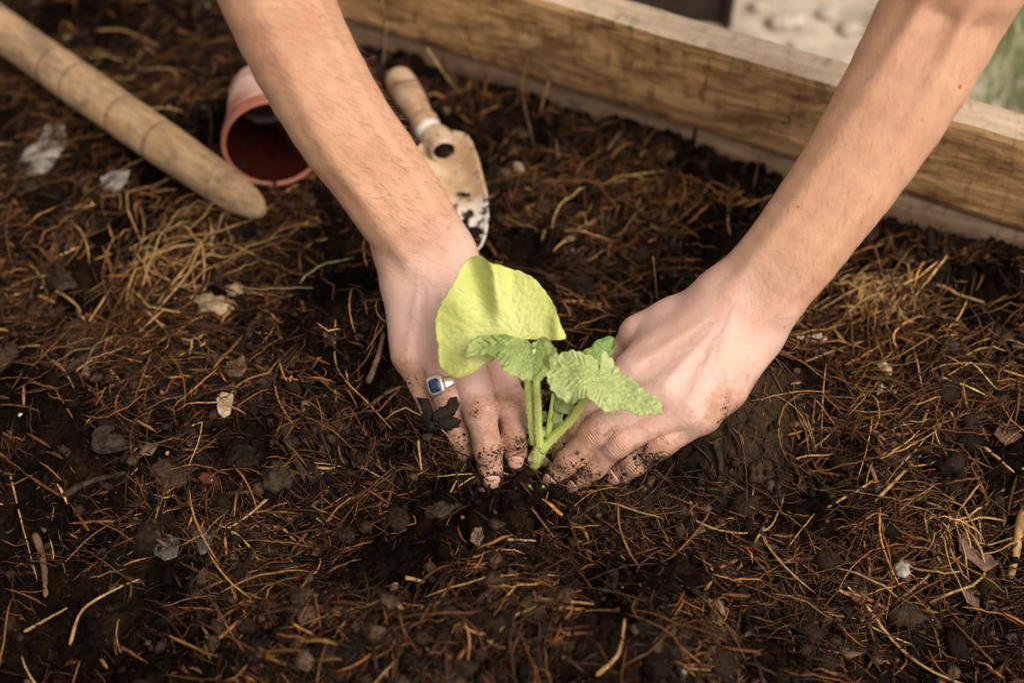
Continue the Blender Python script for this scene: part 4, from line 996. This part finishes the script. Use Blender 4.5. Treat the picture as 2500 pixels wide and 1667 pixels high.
# crumbs of soil: low polygon lumps
def crumbs(n, seed, rr, pal, spots=[], base=.6, flatten=.75, pw=2.2, wts=None):
    r = np.random.default_rng(seed); p, _ = samp(spots, base, over=3)(n, r); n = len(p)
    ph = (1+5**.5)/2; I = np.array([(-1, ph, 0), (1, ph, 0), (-1, -ph, 0), (1, -ph, 0), (0, -1, ph), (0, 1, ph), (0, -1, -ph), (0, 1, -ph), (ph, 0, -1), (ph, 0, 1), (-ph, 0, -1), (-ph, 0, 1)])/1.9
    T = np.array([(0, 11, 5), (0, 5, 1), (0, 1, 7), (0, 7, 10), (0, 10, 11), (1, 5, 9), (5, 11, 4), (11, 10, 2), (10, 7, 6), (7, 1, 8), (3, 9, 4), (3, 4, 2), (3, 2, 6), (3, 6, 8), (3, 8, 9), (4, 9, 5), (2, 4, 11), (6, 2, 10), (8, 6, 7), (9, 8, 1)])
    s_ = rr[0]+(rr[1]-rr[0])*r.random(n)**pw; sc = r.uniform(.6, 1.3, (n, 3)); sc[:, 2] *= flatten
    a = r.uniform(0, 6.28, n); V = I[None]*(1+r.normal(0, .2, (n, 12, 1)))*sc[:, None]*s_[:, None, None]
    x = V[..., 0]*np.cos(a)[:, None]-V[..., 1]*np.sin(a)[:, None]; y = V[..., 0]*np.sin(a)[:, None]+V[..., 1]*np.cos(a)[:, None]
    z = height(p[:, 0], p[:, 1])+s_*.25; V = np.stack([x+p[:, :1], y+p[:, 1:2], V[..., 2]+z[:, None]], -1).reshape(-1, 3)
    F = (T[None]+(np.arange(n)*12)[:, None, None]).reshape(-1, 3); pal = np.array(pal); c = pal[r.choice(len(pal), n, p=wts)]*np.exp(r.normal(0, .35, n))[:, None]
    return V, F, np.repeat(c, 12, 0)
V, F, C = crumbs(25000, 21, (.0008, .0052), [(.007, .004, .0024), (.015, .009, .0055), (.03, .018, .0105), (.075, .045, .027)], wts=[.4, .3, .2, .1], pw=3)
add('soil_crumbs', V, F, C, M['crumb'], 'dark crumbs of compost scattered everywhere', 'soil crumbs')
r = np.random.default_rng(77); pl_, _ = samp([], .6, over=3)(900, r); pa = []
for i, p in enumerate(pl_):
    q_ = .0025+.0075*r.random()**2; v_, f_ = blob((0, 0, 0), q_, (r.uniform(.8, 1.3), r.uniform(.7, 1.1), r.uniform(.5, .8)), 7, .2, 900+i, 3.); a_ = r.uniform(0, 6.28); ca, sa = math.cos(a_), math.sin(a_)
    pa.append((v_@np.array([[ca, sa, 0], [-sa, ca, 0], [0, 0, 1]])+[p[0], p[1], float(height(p[0], p[1]))+q_*.1], f_))
cc = np.repeat(np.array([(.009, .005, .003), (.02, .012, .007), (.045, .028, .018)])[r.choice(3, len(pa), p=[.45, .35, .2])], [len(v_) for v_, f_ in pa], 0)
v_, f_ = merge(pa); add('soil_lumps', v_, f_, cc, M['crumb'], 'rounded damp lumps of compost among the fibres', 'soil lumps')
V, F, C = crumbs(260, 22, (.0006, .0026), [(.5, .45, .38), (.38, .26, .16), (.3, .16, .09)], flatten=.5)
add('pale_grit', V, F, C, M['crumb'], 'tiny pale grit specks in the compost', 'grit')
# flakes: bits of leaf and bark lying at angles
def flakes(n, seed, rr, pal, wts):
    r = np.random.default_rng(seed); p, _ = samp([], .6, over=3)(n, r); n = len(p); k = 7
    a = np.linspace(0, 2*math.pi, k, endpoint=False)[None]+r.uniform(0, .6, (n, k)); s_ = rr[0]+(rr[1]-rr[0])*r.random(n)**2
    ra = r.uniform(.55, 1.1, (n, k))*s_[:, None]; el = r.uniform(.4, 1, n)[:, None]; hd = r.uniform(0, 6.28, n)[:, None]
    lx, ly = ra*np.cos(a), ra*np.sin(a)*el; x = lx*np.cos(hd)-ly*np.sin(hd); y = lx*np.sin(hd)+ly*np.cos(hd)
    tx, ty = r.normal(0, .5, (n, 1)), r.normal(-.15, .5, (n, 1)); cv = r.normal(0, 60, (n, 1)); z = tx*x+ty*y+cv*lx**2
    c = np.zeros((n, 1, 3)); R1 = np.stack([x, y, z], -1); top = np.concatenate([R1, c], 1); V = np.concatenate([top, top-[0, 0, .0006]], 1)
    g = height(p[:, 0], p[:, 1])+s_*.25+.001; V = V+np.stack([p[:, 0], p[:, 1], g], -1)[:, None]
    j = np.arange(k); j1 = (j+1) % k; T = np.concatenate([np.stack([j, j1, np.full(k, k)], -1), np.stack([j1+k+1, j+k+1, np.full(k, 2*k+1)], -1), np.stack([j, j+k+1, j1+k+1], -1), np.stack([j, j1+k+1, j1], -1)])
    F = (T[None]+(np.arange(n)*(2*k+2))[:, None, None]).reshape(-1, 3); pal = np.array(pal); c = pal[r.choice(len(pal), n, p=wts)]*np.exp(r.normal(0, .3, n))[:, None]
    return V.reshape(-1, 3), F, np.repeat(c, 2*k+2, 0)
V, F, C = flakes(1500, 31, (.0018, .0085), [(.02, .012, .008), (.05, .032, .022), (.10, .062, .042), (.18, .11, .07), (.07, .066, .062)], [.32, .3, .2, .1, .08])
add('leaf_mould', V, F, C, M['crumb'], 'dark flakes of rotted leaf and bark in the compost', 'leaf mould')

# ------------------------------------------------------------------ single finds lying on the soil
def on(px, py, dz=0.):
    z = 0.
    for _ in range(12):
        p = at(px, py, z); z = .5*z+.5*(float(height(p[0], p[1]))+dz)
    return at(px, py, z)
def lump(name, q, r, sq, mat, label, cat, seed, amp=.16, dz=.3, rot=0, group=None, f=2.5):
    c = on(q[0]*K, q[1]*K); base = c.copy(); c[2] += r*sq[2]*dz
    v_, f_ = blob((0, 0, 0), r, sq, 16, amp, seed, f); ca, sa = math.cos(rot), math.sin(rot); v_ = v_@np.array([[ca, sa, 0], [-sa, ca, 0], [0, 0, 1]])+c
    o = mesh(name, v_, f_, mat); rebase(o, base); return tag(o, label, cat, group)
def sheet(name, outline, mat, label, cat, z_off=.004, curl=.3, seed=1, thick=.0009, vein=True, group=None, base_q=None):
    """torn leaf or flake: outline in the 2352 sheet, lying on the soil"""
    o2 = np.array(outline, float); c2 = o2.mean(0); c = on(c2[0]*K, c2[1]*K, z_off); z = c[2]; n = 48
    oo = np.vstack([o2, o2[:1]]); s_ = np.concatenate([[0], np.cumsum(np.linalg.norm(np.diff(oo, axis=0), axis=1))]); u = np.linspace(0, s_[-1], n, endpoint=False)
    O3 = np.array([P(a, b, z) for a, b in zip(np.interp(u, s_, oo[:, 0]), np.interp(u, s_, oo[:, 1]))]); r = np.random.default_rng(seed); rings = 9
    V = [c]
    for i in range(1, rings+1): V += list(c+(O3-c)*i/rings)
    V = np.array(V); d = V-c; sz = np.abs(O3-c).max(); V[:, 2] += curl*sz*(np.sin(d[:, 0]/sz*2.6+r.uniform(0, 6))*.3+(d[:, 0]*math.cos(seed)+d[:, 1]*math.sin(seed))**2/sz**2*.5+.12*np.sin(d[:, 1]/sz*6+seed)) + .0006*r.normal(0, 1, len(V))
    V[:, 2] = np.maximum(V[:, 2], height(V[:, 0], V[:, 1])+.0006)
    j = np.arange(n); j1 = (j+1) % n; F4 = np.vstack([np.stack([1+i*n+j, 1+i*n+j1, 1+(i+1)*n+j1, 1+(i+1)*n+j], -1) for i in range(rings-1)]); F3 = np.stack([0*j, 1+j1, 1+j], -1); m = len(V)
    e = np.stack([1+(rings-1)*n+j, 1+(rings-1)*n+j1, m+1+(rings-1)*n+j1, m+1+(rings-1)*n+j], -1)
    o = mesh(name, np.vstack([V, V-[0, 0, thick]]), [np.vstack([F4, F4[:, ::-1]+m, e]), np.vstack([F3, F3[:, ::-1]+m])], mat); rebase(o, c); return tag(o, label, cat, group)
def straw(pts, r, mat, label, name='straw_stalk', cat='straw', lift=.003, zs=None, group=None, flat=.7, seg=8):
    """pts in the 2352 sheet; each lies on the soil (+lift) unless zs gives heights"""
    p3 = [on(x*K, y*K, lift) if zs is None or zs[i] is None else P(x, y, zs[i]) for i, (x, y) in enumerate(pts)]
    n = 8*len(pts); path = spline(p3, n)
    if zs is None:
        g = height(path[:, 0], path[:, 1])+r*.5; ker = np.ones(9)/9; g = np.convolve(np.pad(g, 4, 'edge'), ker, 'valid'); path[:, 2] = np.maximum(path[:, 2], g)
    path += rng.normal(0, min(r*.05, .0001), path.shape); t_ = np.linspace(0, 1, n); rad = .8*r*(1-.45*t_)*(1+.05*np.sin(t_*17+r*9e4)); rad[0] *= .6; rad[-1] *= .5
    v_, f_ = tube(path, rad, seg, flat); o = mesh(name, v_, f_, mat); rebase(o, path[0]); return tag(o, label, cat, group)

lump('stone', (498, 703), .0105, (1.25, .85, .6), M['pale_stone'], 'pale lumpy stone lying in straw left of the hands', 'stone', 1, .18, .5)
lump('stone', (540, 672), .0060, (1.1, .8, .6), M['pale_stone'], 'small pale stone touching the bigger lumpy one in the straw', 'stone', 2, .2, .4)
lump('stone', (1190, 388), .0048, (1, .8, .8), M['pale_stone'], 'small cream stone right of the trowel blade', 'stone', 3, .15, .4)
lump('stone', (1160, 402), .0055, (.9, .8, .8), M['bark'], 'brown rounded stone beside the cream one near the trowel', 'stone', 4, .15, .4)
lump('stone', (158, 92), .0040, (1, .8, .8), M['pale_stone'], 'tiny white stone above the wooden pole', 'stone', 5, .15, .5)
lump('stone', (2068, 1305), .0058, (.9, 1.2, .7), M['grey_chip'], 'smooth grey stone among straw at lower right', 'stone', 6, .1, .5)
lump('stone', (1566, 1548), .0030, (1, .8, .8), M['pale_stone'], 'tiny white stone near the bottom edge', 'stone', 7, .1, .6)
lump('clod', (1325, 665), .0125, (.9, .8, .75), M['dark_clod'], 'round dark clod of soil between the forearms', 'clod', 11, .12, .3)
lump('clod', (640, 1098), .0110, (.8, 1.0, .7), M['mud_clod'], 'smooth brown clod left of the fingertips', 'clod', 12, .14, .3)
lump('clod', (560, 1062), .0105, (.9, 1.0, .7), M['dark_clod'], 'dark crusted clod above the red seed', 'clod', 13, .16, .3)
lump('clod', (585, 935), .0070, (1.1, .9, .6), M['dark_clod'], 'low dark clod right of the wood chip', 'clod', 14, .2, .3)
lump('clod', (2300, 790), .0105, (1.2, .9, .6), M['mud_clod'], 'brown clod near the right edge of the bed', 'clod', 15, .2, .3)
lump('clod', (1010, 1175), .0070, (1.2, .8, .7), M['mud_clod'], 'brown clod below the left fingertips', 'clod', 16, .2, .2)
lump('clod', (2178, 800), .0080, (1.2, .8, .7), M['mud_clod'], 'brown clod behind the pale dry leaf on the right', 'clod', 17, .2, .3)
lump('clod', (1135, 1450), .0130, (1.1, .8, .7), M['dark_clod'], 'dark clod in the blurred foreground', 'clod', 18, .22, .1)
lump('clod', (250, 1010), .0100, (1.2, .8, .6), M['mud_clod'], 'flat brown clod at the left under thin straws', 'clod', 19, .22, .1)
lump('seed', (481, 1104), .0056, (1.25, .8, .7), M['seed'], 'shiny dark red seed lying left of the hands', 'seed', 21, .06, .6, -.3)
lump('seed', (375, 652), .0048, (1.1, .8, .8), M['seed'], 'blurred red seed in the golden straw', 'seed', 22, .06, .6)
sheet('lime_patch', [(35, 385), (60, 340), (90, 325), (105, 290), (150, 285), (150, 340), (130, 380), (100, 400), (60, 405)], M['grey_chip'], 'chalky white flake below the wooden pole at far left', 'flake', .006, .15, 3)
sheet('lime_patch', [(230, 405), (262, 392), (300, 395), (288, 420), (262, 455), (235, 440)], M['grey_chip'], 'smaller chalky flake below the middle of the pole', 'flake', .005, .15, 4)
sheet('dry_leaf', [(2015, 838), (2035, 832), (2050, 850), (2046, 870), (2062, 885), (2058, 905), (2035, 900), (2012, 908), (2020, 880), (2025, 860)], M['pale_leaf_dry'], 'pale grey tan leaf scrap right of the left hand', 'leaf scrap', .006, .4, 5)
sheet('dry_leaf', [(2195, 1232), (2215, 1228), (2240, 1262), (2278, 1275), (2290, 1300), (2262, 1312), (2225, 1285), (2200, 1268)], M['dry_leaf'], 'curled reddish brown leaf at lower right', 'leaf scrap', .006, .5, 6)
sheet('dry_leaf', [(2205, 1335), (2240, 1330), (2252, 1370), (2248, 1400), (2225, 1385), (2208, 1360)], M['dry_leaf'], 'brown leaf fragment just below the curled leaf', 'leaf scrap', .005, .4, 7)
sheet('dry_leaf', [(95, 650), (130, 625), (160, 630), (180, 655), (150, 665), (110, 675)], M['twig_dark'], 'dark brown leaf in the shadow at far left', 'leaf scrap', .006, .4, 8)
sheet('wood_chip', [(497, 918), (512, 898), (536, 905), (528, 948), (512, 955), (500, 945)], M['pale_leaf_dry'], 'flat pinkish wood chip lying left of the hand', 'wood chip', .007, .1, 9, .003)
sheet('dry_leaf', [(520, 830), (560, 818), (568, 850), (545, 875), (522, 862)], M['bark'], 'grey brown leaf scrap above the wood chip', 'leaf scrap', .006, .5, 10)
sheet('dry_leaf', [(345, 1235), (385, 1228), (412, 1240), (408, 1280), (380, 1290), (352, 1270)], M['grey_leaf'], 'shiny grey leaf lying at lower left', 'leaf scrap', .006, .25, 11)
sheet('dry_leaf', [(445, 1220), (470, 1215), (490, 1235), (478, 1270), (462, 1278), (448, 1245)], M['grey_leaf'], 'folded grey green leaf beside the shiny grey one', 'leaf scrap', .006, .4, 12)
sheet('dry_leaf', [(1085, 1215), (1105, 1208), (1112, 1235), (1098, 1255), (1080, 1240)], M['dry_leaf'], 'small pinkish leaf fragment below the middle fingertip', 'leaf scrap', .005, .4, 13)
sheet('dry_leaf', [(1960, 1330), (1985, 1325), (1995, 1375), (1975, 1390), (1955, 1370)], M['bark'], 'upright dark bark flake at lower right', 'bark flake', .008, .6, 14)
sheet('dry_leaf', [(2280, 1000), (2300, 970), (2335, 975), (2345, 1005), (2310, 1020)], M['bark'], 'rough brown bark flake near the right edge', 'bark flake', .006, .4, 15)
sheet('dry_leaf', [(1800, 795), (1830, 772), (1880, 765), (1900, 780), (1860, 800), (1815, 812)], M['pale_leaf_dry'], 'light brown leaf strip next to the left wrist', 'leaf scrap', .006, .3, 16)
# bits on the right hand
def on_hand_flake(pts, zs, mat, label, cat, th_=.0016, name='soil_flake'):
    p3 = np.array([P(x, y, z) for (x, y), z in zip(pts, zs)]); c = p3.mean(0); nn = TOCAM(c); n = len(p3); inner = c+(p3-c)*.55+nn*.0012
    V = np.vstack([p3, inner, [c+nn*.0016], p3-nn*th_]); j = np.arange(n); j1 = (j+1) % n
    F4 = np.vstack([np.stack([j, j1, n+j1, n+j], -1), np.stack([j, 2*n+1+j, 2*n+1+j1, j1], -1)]); F3 = np.stack([n+j, n+j1, np.full(n, 2*n)], -1)
    o = mesh(name, V, [F4, F3], mat); rebase(o, c); return tag(o, label, cat)
on_hand_flake([(955, 912), (985, 915), (1000, 955), (1002, 985), (985, 990), (962, 960), (972, 948)], [.064, .064, .062, .058, .056, .057, .060], M['black_pod'], 'jagged black flake lying over the little finger', 'flake')
ps = []
cz = .066
for (x, y, rx, ry, an) in ((1037, 935, .0042, .0066, -0.5), (1030, 972, .0070, .0042, .1), (1014, 953, .0062, .0048, .8)):
    c = P(x, y, cz-.0001*(y-930)); v_, f_ = blob((0, 0, 0), 1, (rx, ry, .0022), 16, .11, int(x), 3.5); ca, sa = math.cos(an), math.sin(an)
    e1 = np.array([1, 0, 0.]); e3 = TOCAM(c); e2 = nrm(np.cross(e3, e1)); e1 = np.cross(e2, e3)
    v_ = np.stack([v_[:, 0]*ca-v_[:, 1]*sa, v_[:, 0]*sa+v_[:, 1]*ca, v_[:, 2]], -1); ps.append((c+v_[:, :1]*e1+v_[:, 1:2]*e2+v_[:, 2:]*e3, f_))
v_, f_ = merge(ps); o = mesh('seed_pod', v_, f_, M['black_pod']); rebase(o, P(1025, 955, .058)); tag(o, 'black two-lobed seed pod stuck to the ringed finger', 'seed pod')

# twigs
TW = [([(655, 985), (672, 1040), (700, 1105)], .0042, 'twig_dark', 'thick dark twig pointing down left of the hands'),
      ([(845, 880), (868, 820), (882, 765)], .0030, 'bark', 'brown twig leaning against the outer side of the right hand'),
      ([(905, 800), (935, 860)], .0026, 'bark', 'short split twig beside the little finger'),
      ([(1972, 1040), (2000, 1075), (2018, 1120)], .0028, 'bark', 'brown twig in the hollow right of the left hand'),
      ([(2110, 1190), (2125, 1100)], .0030, 'bark', 'reddish brown twig standing in the straw on the right'),
      ([(80, 1225), (100, 1290), (105, 1370)], .0034, 'bark', 'thick brown twig upright at lower left'),
      ([(150, 850), (230, 800), (300, 790)], .0034, 'twig_dark', 'dark twig lying slanted at the left'),
      ([(145, 1140), (210, 1105), (290, 1085)], .0036, 'twig_dark', 'grey black twig at left below the straw'),
      ([(2352, 1170), (2320, 1330)], .0050, 'straw', 'thick mottled cane standing at the right edge'),
      ([(2180, 985), (2240, 960), (2300, 950)], .0026, 'twig_dark', 'thin dark twig at right between straws'),
      ([(1640, 1010), (1655, 1060), (1650, 1120)], .0036, 'twig_dark', 'dark twig sunk in mud under the left hand'),
      ([(300, 1180), (350, 1230), (410, 1270)], .0022, 'bark', 'slim brown twig above the shiny grey leaf'),
      ([(1430, 1230), (1450, 1160)], .0020, 'twig_dark', 'short dark twig under the ring fingertip')]
for pts, r, m_, lab in TW: straw(pts, r, M[m_], lab, 'twig', 'twig', lift=.003, seg=10, flat=.85)
# long single straws that stand out
SW = [([(640, 1120), (560, 1190), (445, 1255)], .0013, 'straw', 'long pale straw slanting up just right of the red seed', None),
      ([(150, 1290), (210, 1230), (300, 1175)], .0008, 'straw_brown', 'thin brown straw across the grey leaves at lower left', None),
      ([(160, 1480), (190, 1400), (270, 1350), (320, 1330)], .0014, 'straw', 'pale bent straw curving at lower left', None),
      ([(55, 1450), (110, 1420), (155, 1395)], .0014, 'straw', 'short pale straw at the lower left edge', None),
      ([(20, 1075), (50, 1200), (85, 1330)], .0009, 'straw', 'long thin straw running down at far left', None),
      ([(430, 1370), (520, 1330), (620, 1300)], .0012, 'straw_brown', 'brown straw in the dim foreground left of centre', None),
      ([(770, 735), (775, 845), (850, 930), (900, 985)], .0009, 'straw', 'thin yellow straw bending beside the right hand', None),
      ([(1205, 430), (1280, 470), (1400, 545)], .0014, 'straw', 'straight golden straw between the two forearms', None),
      ([(1350, 480), (1420, 520), (1470, 530)], .0011, 'straw_brown', 'brown straw crossing behind the straight golden one', None),
      ([(1395, 345), (1420, 310)], .0012, 'straw', 'short golden straw near the lower plank', [.010, .022]),
      ([(1500, 590), (1510, 690)], .0007, 'straw', 'upright thin stalk behind the thumb of the left hand', [.045, .008]),
      ([(1225, 100), (1200, 200), (1225, 330)], .0010, 'straw_brown', 'bent brown stalk standing before the planks', [.050, .035, .008]),
      ([(1020, 20), (1055, 70), (1095, 140)], .0012, 'straw', 'thin dry stalk leaning on the upper plank', [.090, .060, .030]),
      ([(875, -10), (885, 80), (880, 150)], .0012, 'straw', 'dry stalk rising behind the trowel handle', [.12, .07, .04]),
      ([(980, 110), (1020, 170), (1060, 220)], .0012, 'straw', 'slanted dry stalk between trowel handle and plank', [.06, .04, .015]),
      ([(862, 225), (885, 215), (915, 190), (960, 185), (985, 190)], .0011, 'twig_dark', 'thin grey stem arched over the trowel handle', [.030, .044, .052, .050, .035]),
      ([(1260, 190), (1240, 260)], .0010, 'straw', 'thin straw standing against the lower plank', [.040, .015]),
      ([(2145, 650), (2200, 675), (2262, 695)], .0016, 'straw', 'pale straight straw right of the yellow grass tuft', None),
      ([(1830, 770), (1930, 745), (2030, 735)], .0011, 'straw', 'curved golden straw beside the left wrist', None),
      ([(1850, 830), (1960, 790), (2060, 770), (2170, 775)], .0011, 'straw', 'long golden straw over the soil at right', None),
      ([(2050, 1390), (2160, 1290), (2200, 1180), (2250, 1110)], .0014, 'straw', 'long bowed straw in the lower right corner area', None),
      ([(2010, 1150), (2100, 1060), (2140, 1020)], .0016, 'straw', 'long pale straw slanting through the right side litter', None),
      ([(2260, 1025), (2330, 1085)], .0016, 'straw', 'stiff pale stalk next to the bark flake', None),
      ([(1900, 1165), (2010, 1100), (2075, 1045)], .0013, 'straw', 'smooth straw under the slanting pale one', None),
      ([(1585, 1150), (1600, 1195), (1680, 1222), (1760, 1215), (1790, 1170), (1800, 1140)], .0011, 'straw', 'looping straw on the mud below the left hand', None),
      ([(1990, 1380), (2000, 1250), (2040, 1220), (2090, 1222)], .0013, 'straw', 'bent straw hooked over at lower right', None),
      ([(2050, 1270), (2080, 1230), (2150, 1215), (2190, 1250)], .0013, 'straw', 'arched straw above the grey stone', None),
      ([(1990, 1390), (2060, 1480), (2140, 1540), (2240, 1580)], .0014, 'straw', 'long straw running to the bottom right corner', None),
      ([(1920, 1350), (2030, 1405)], .0014, 'straw', 'straight golden straw left of the grey stone', None),
      ([(1220, 1165), (1300, 1270), (1360, 1350)], .0009, 'straw_brown', 'long brown straw leading away below the stem', None),
      ([(1500, 1100), (1450, 1130), (1340, 1160)], .0007, 'straw_brown', 'fine straw curved in front of the left fingertips', None),
      ([(1165, 1238), (1232, 1241)], .0014, 'straw', 'short pale straw lying level below the hands', None),
      ([(1235, 1375), (1300, 1380), (1365, 1386)], .0014, 'straw', 'pale level straw in the foreground', None),
      ([(1370, 1550), (1420, 1500), (1435, 1420)], .0018, 'straw', 'kinked straw at the bottom edge', None),
      ([(930, 1325), (975, 1335)], .0018, 'straw', 'blurred short straw lying left in the foreground', None),
      ([(1260, 1480), (1310, 1450)], .0020, 'straw_brown', 'blurred brown stem piece near the bottom', None),
      ([(360, 260), (430, 230), (505, 222)], .0014, 'straw', 'arched pale straw between the pole and the pot', None),
      ([(480, 240), (485, 300), (478, 350)], .0010, 'straw_brown', 'thin drooping straw left of the pot', None),
      ([(190, 75), (280, 70), (370, 110)], .0016, 'straw', 'bent pale straw above the wooden pole', None),
      ([(0, 690), (100, 660), (175, 700), (185, 740)], .0013, 'straw', 'pale folded straw at far left', None),
      ([(20, 800), (90, 795), (140, 840), (170, 890)], .0013, 'straw', 'pale straw bent down at the left edge', None),
      ([(200, 745), (270, 640), (300, 600)], .0012, 'straw', 'golden straw pointing up in the left straw heap', None),
      ([(360, 735), (420, 780), (480, 820)], .0011, 'straw', 'golden straw pointing at the wood chip', None),
      ([(1035, 1130), (1060, 1080), (1075, 1060)], .0010, 'straw', 'thin straw over the buried ring fingertip', None),
      ([(960, 1010), (968, 1080)], .0012, 'straw', 'short straw hanging by the little fingertip', None)]
for pts, r, m_, lab, zs in SW: straw(pts, r, M[m_], lab, zs=zs)
# yellow dried grass tuft
def tuft(q, n, rad, label, seed, mat=M['straw']):
    r = np.random.default_rng(seed); c = on(q[0]*K, q[1]*K, .002); ps = []
    for i in range(n):
        a = r.normal(.5, 1.0); l = r.uniform(.4, 1.1)*rad; dv = np.array([math.cos(a), math.sin(a), 0]); s_ = c+np.append(r.normal(0, rad*.42, 2), 0); pv = np.array([-dv[1], dv[0], 0])*r.normal(0, l*.35)
        q4 = [s_-dv*l, s_-dv*l*.3+pv+[0, 0, rad*r.uniform(0, .3)], s_+dv*l*.4+pv*.8+[0, 0, rad*r.uniform(0, .3)], s_+dv*l]
        path = spline(q4, 9); path[:, 2] += height(path[:, 0], path[:, 1])*.6+.4*c[2]-c[2]+.001; v_, f_ = tube(path, r.uniform(.0004, .0009), 5); ps.append((v_, f_))
    v_, f_ = merge(ps); o = mesh('dry_grass_tuft', v_, f_, mat); rebase(o, c); tag(o, label, 'grass tuft'); return o
tuft((2030, 690), 90, .026, 'yellow tuft of dried grass right of the left wrist', 3)
tuft((2200, 1240), 20, .028, 'loose arched tuft of straw at lower right', 4)
tuft((400, 560), 42, .045, 'blurred golden straw heap below the pole tip', 5)
ps = [blob(on(x*K, y*K, .001), .0011, (1, 1, .5), 6, .3, i) for i, (x, y) in enumerate(((1212, 1111), (1220, 1113), (1247, 1118), (1216, 1115)))]
v_, f_ = merge(ps); o = mesh('green_sprout', v_, f_, M['sprout']); rebase(o, on(1218*K, 1112*K)); tag(o, 'tiny bright green sprout leaves below the stem', 'sprout')

# ------------------------------------------------------------------ beyond the wall
zg = -.10
bo = empty('dark_box', at(1720, -40, zg), 'dark wooden box standing on the path beyond the wall', 'box')
def boxm(c, ux, hx, hy, hz):
    uy = np.array([-ux[1], ux[0], 0]); uz = np.array([0, 0, 1.]); V = np.array([c+ux*a*hx+uy*b*hy+uz*d*hz for a in (-1, 1) for b in (-1, 1) for d in (-1, 1)])
    return V, np.array([[0, 1, 3, 2], [4, 6, 7, 5], [0, 4, 5, 1], [2, 3, 7, 6], [0, 2, 6, 4], [1, 5, 7, 3]])
bcn = at(1735, -30, zg); bux = nrm([1, -.12, 0])
bl = at(1812, 34, zg)+np.array([-.162, .004, .07])
for nm, c, hx, hy, hz in (('side_board', bl, .15, .004, .07), ('side_board', bl+[0, .12, 0], .15, .004, .07), ('end_board', bl+bux*.154+[0, .058, 0], .004, .068, .072), ('end_board', bl-bux*.154+[0, .062, 0], .004, .068, .072), ('lid', bl+[0, .06, .078], .165, .075, .006)):
    v_, f_ = boxm(c, bux, hx, hy, hz); o = mesh(nm, v_, f_, M['box_wood'], bo, smooth=False); md = o.modifiers.new('b', 'BEVEL'); md.width = .0015
r = np.random.default_rng(9); stones = []
for i in range(900):
    s_ = r.uniform(.05, 1.6); a = r.uniform(-1.3, 1.6); c = WA*[1, 1, 0]+WU*a+WN*(.04+s_); c[2] = zg+.003; stones.append(blob(c, r.uniform(.004, .013), (1, .8, .6), 5, .15, i))
v_, f_ = merge(stones); o = mesh('gravel', v_, f_, M['gravel']); tag(o, 'pale gravel scattered on the path beyond the wall', 'gravel', kind='stuff')
for i, (q, rr_) in enumerate((((1905, 62), .012), ((2020, 40), .009), ((2072, 78), .010), ((1850, 22), .008))):
    c = at(q[0], q[1], zg); v_, f_ = blob(c+[0, 0, rr_*.4], rr_, (1.1, .9, .6), 14, .12, 60+i); o = mesh('stone', v_, f_, M['gravel']); rebase(o, c)
    tag(o, ['pale round stone on the path just behind the wall, nearest the box', 'pale stone on the path left of the left forearm', 'pale stone half hidden by the left forearm edge', 'small pale stone touching the dark box shadow'][i], 'stone')
# grass at the right, beyond the wall
r = np.random.default_rng(10); n = 5200; gc = at(2470, 150, zg); p = gc[:2]+np.stack([r.normal(.10, .14, n), r.normal(.10, .16, n)], -1)
kk = ((p[:, 0]-WA[0])*WN[0]+(p[:, 1]-WA[1])*WN[1]) > .045; p = p[kk & (p[:, 0] > gc[0]-.05)]; n = len(p)
h_ = r.uniform(.02, .06, n); a = r.uniform(0, 6.28, n); d = np.stack([np.cos(a), np.sin(a), 0*a], -1); b0 = np.column_stack([p, np.full(n, zg)]); lean = np.stack([r.normal(0, .4, n), r.normal(0, .4, n), np.ones(n)], -1)*h_[:, None]
V = np.stack([b0-d*.0015, b0+d*.0015, b0+lean*.5+d*.001, b0+lean*.5-d*.001, b0+lean], 1).reshape(-1, 3); k = np.arange(n)[:, None]*5
o = mesh('grass', V, [k+np.array([[0, 1, 2, 3]]), k+np.array([[3, 2, 4]])], M['grass']); tag(o, 'soft green grass beyond the right end of the wall', 'grass', kind='stuff')
